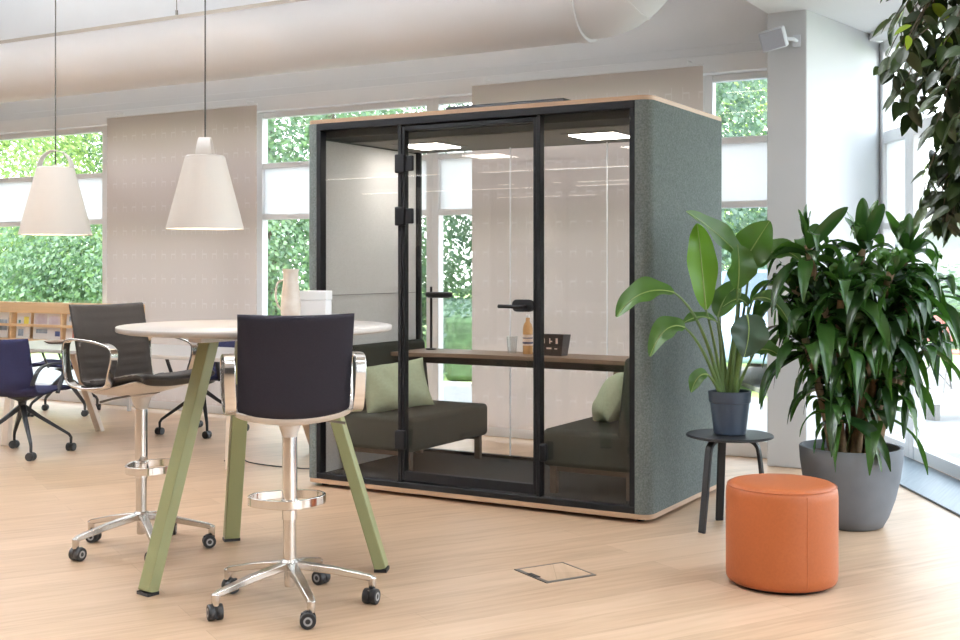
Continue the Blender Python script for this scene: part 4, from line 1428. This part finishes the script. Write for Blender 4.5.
def terrace_chair(x, y, rz, label):
    o = thing('terrace_chair', label, 'chair', (x, y, -0.065), rz, 'red terrace chairs')
    G().span((-0.22, -0.22, 0.43), (0.22, 0.22, 0.46)).build('seat', 'red_cloth', o, bevel=0.008)
    G().span((-0.22, -0.24, 0.55), (0.22, -0.215, 0.86)).build('backrest', 'red_cloth', o, bevel=0.008)
    for sx in (-1, 1):
        G().tube([(sx * 0.21, 0.25, 0), (sx * 0.21, -0.2, 0.46), (sx * 0.21, -0.235, 0.86)], 0.011, 8).build('leg', 'steel_grey', o)
        G().tube([(sx * 0.2, -0.27, 0), (sx * 0.2, 0.2, 0.44)], 0.011, 8).build('leg', 'steel_grey', o)


x, y = grid(5.25, 14.2)
terrace_chair(x, y, TH + R(35), 'red terrace chair outside the side glazing, left of the two')
x, y = grid(5.55, 13.6)
terrace_chair(x, y, TH + R(150), 'red terrace chair outside the side glazing, right of the two')
x, y = grid(4.72, 11.3)
o = thing('terrace_bench', 'low pale bench outside the side glazing, near the floor grate', 'bench', (x, y, -0.065), TH + R(20))
G().span((-0.7, -0.17, 0.16), (0.7, 0.17, 0.20)).build('seat', 'spandrel_white', o, bevel=0.006)
for sx in (-1, 1):
    G().span((sx * 0.6 - 0.03, -0.15, 0), (sx * 0.6 + 0.03, 0.15, 0.16)).build('leg', 'steel_grey', o, bevel=0.004)
x, y = grid(12.5, 31)
o = thing('street_building', 'low grey building outside, far beyond the side glazing', 'building', (x, y, -0.12), TH)
G().span((-5.5, -3, 0), (5.5, 3, 2.5)).build('wall', 'facade_grey', o)
G().span((-5.9, -3.4, 2.5), (5.9, 3.4, 2.75)).build('roof', 'roof_tile', o, bevel=0.02)
for xx in (-3.4, 0.0, 3.4):
    G().span((xx - 0.7, -3.04, 0.8), (xx + 0.7, -2.99, 2.0)).build('window_pane', 'car_glass', o)
bq = copy_tree(bp)
x, y = grid(8.6, 22.0)
bq.location = (x, y, -0.12)
bq.scale = (1.9, 1.0, 0.62)
bq['label'] = 'low green bush outside the side glazing, behind the red chairs'
bq = copy_tree(bp)
x, y = grid(10.8, 25.0)
bq.location = (x, y, -0.12)
bq.scale = (2.2, 1.2, 0.8)
bq['label'] = 'wide green bush at the right edge, in front of the grey building'

# ================================================================== light
w = bpy.data.worlds.new('sky')
SC.world = w
w.use_nodes = True
n = w.node_tree
n.nodes.clear()
ow = N(n, 'ShaderNodeOutputWorld')
bg = N(n, 'ShaderNodeBackground')
tc = N(n, 'ShaderNodeTexCoord')
sp = N(n, 'ShaderNodeSeparateXYZ')
n.links.new(tc.outputs['Generated'], sp.inputs[0])
rp = N(n, 'ShaderNodeValToRGB')
rp.color_ramp.elements[0].position = 0.0
rp.color_ramp.elements[0].color = (0.96, 0.98, 1.0, 1)
rp.color_ramp.elements[1].position = 0.7
rp.color_ramp.elements[1].color = (0.72, 0.84, 1.0, 1)
n.links.new(sp.outputs['Z'], rp.inputs['Fac'])
n.links.new(rp.outputs['Color'], bg.inputs['Color'])
bg.inputs['Strength'].default_value = 4.4
n.links.new(bg.outputs['Background'], ow.inputs['Surface'])

sun = bpy.data.lights.new('sun', 'SUN')
sun.energy = 5.5
sun.angle = R(3)
sun.color = (1, 0.95, 0.86)
so = bpy.data.objects.new('sun', sun)
so.rotation_euler = Vector((0.15, 0.62, -0.77)).to_track_quat('-Z', 'Y').to_euler()
COL.objects.link(so)

# lamps behind the camera give the booth reflections; the forward rows are added fill
for i, (vv, nm) in enumerate(((-1.76, 'linear office lamp over the camera side of the room'), (-4.7, 'linear office lamp at the rear of the room'), (2.2, 'added linear fill lamp above the open floor, out of view'), (3.9, 'added linear fill lamp above the bar table, out of view'))):
    for k, uu in enumerate((-10.2, -6.2, -2.6) if vv < 0 else (-9.6, -5.6, -0.55)):
        zl = 2.6 if vv < 0 else (3.32 if uu < -3 else 2.98)
        o = thing('linear_or_fill_lamp', nm, 'lamp', (uu, vv, zl), 0, 'linear lamps')
        G().box((0, 0, 0.03), (3.4, 0.07, 0.06)).build('housing', 'frame_white', o, bevel=0.004)
        G().box((0, 0, -0.004), (3.36, 0.05, 0.008)).build('diffuser', 'line_lamp_glow', o)
        for x in (-1.3, 1.3):
            top_z = HIC if uu < -4 else LOWC
            top_z = HIC if (uu + x) < -2.53 else LOWC
            G().tube([(x, 0, 0.06), (x, 0, top_z - zl)], 0.003, 6).build('wire', 'steel_grey', o)
        l = bpy.data.lights.new('line_light', 'AREA')
        l.shape = 'RECTANGLE'
        l.size = 3.3
        l.size_y = 0.06
        l.energy = 6 if vv < 0 else ((4 if vv < 3 else 6) if uu < -3 else 20)
        if vv > 0:
            l.spread = R(125)
        l.color = (0.88, 0.94, 1.0)
        lo = bpy.data.objects.new('line_light', l)
        lo.location = (0, 0, -0.012)
        lo.parent = o
        COL.objects.link(lo)
        if vv > 0 and uu < -3:  # added uplight to brighten the high ceiling and window wall
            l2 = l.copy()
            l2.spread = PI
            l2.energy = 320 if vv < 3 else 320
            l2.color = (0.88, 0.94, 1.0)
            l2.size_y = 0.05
            lu = bpy.data.objects.new('fill_uplight', l2)
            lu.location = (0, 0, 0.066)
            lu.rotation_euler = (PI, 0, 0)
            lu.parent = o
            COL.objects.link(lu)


def spot(loc, target, energy, size, col=(1, 0.78, 0.55)):
    o = thing('track_spot', 'ceiling track spotlight out of view', 'lamp', loc, 0, 'track spots')
    d = (Vector(target) - Vector(loc)).normalized()
    G().tube([Vector((0, 0, 0)) - d * 0.14, Vector((0, 0, 0)) - d * 0.01], 0.045, 20).tube([Vector((0, 0, 0)) - d * 0.08, (-d.x * 0.08, -d.y * 0.08, HIC - loc[2])], 0.008, 8).build('spot_head', 'frame_white', o)
    l = bpy.data.lights.new('track_light', 'SPOT')
    l.energy = energy
    l.color = col
    l.spot_size = R(size)
    l.spot_blend = 0.5
    l.shadow_soft_size = 0.03
    lo = bpy.data.objects.new('track_light', l)
    lo.rotation_euler = d.to_track_quat('-Z', 'Y').to_euler()
    lo.parent = o
    COL.objects.link(lo)


spot((-6.2, 3.2, 3.5), (-7.1, 8.2, 2.2), 40, 40)
spot((-7.2, 3.4, 3.5), (-8.8, 7.0, 3.0), 40, 34)
spot((-5.2, 1.6, 3.5), (-4.9, 4.3, 1.6), 40, 30)

# ================================================================== camera
cam = bpy.data.cameras.new('camera')
cam.sensor_width = 36
cam.lens = 1192 / 960 * 36
cam.shift_y = -(320 - 267) / 960
cam.clip_end = 300
co = bpy.data.objects.new('camera', cam)
co.location = (0, 0, 1.355)
co.rotation_euler = (R(90), 0, TH)
COL.objects.link(co)
SC.camera = co

SC.view_settings.view_transform = 'Standard'
SC.view_settings.look = 'None'
SC.view_settings.exposure = 0.58
SC.view_settings.gamma = 1.0
SC.view_settings.use_curve_mapping = False
SC.cycles.use_denoising = True
SC.cycles.max_bounces = 10
SC.cycles.diffuse_bounces = 5
SC.cycles.glossy_bounces = 5
SC.cycles.transmission_bounces = 6
SC.cycles.transparent_max_bounces = 24
SC.cycles.caustics_reflective = False
SC.cycles.caustics_refractive = False
SC.cycles.sample_clamp_indirect = 6.0
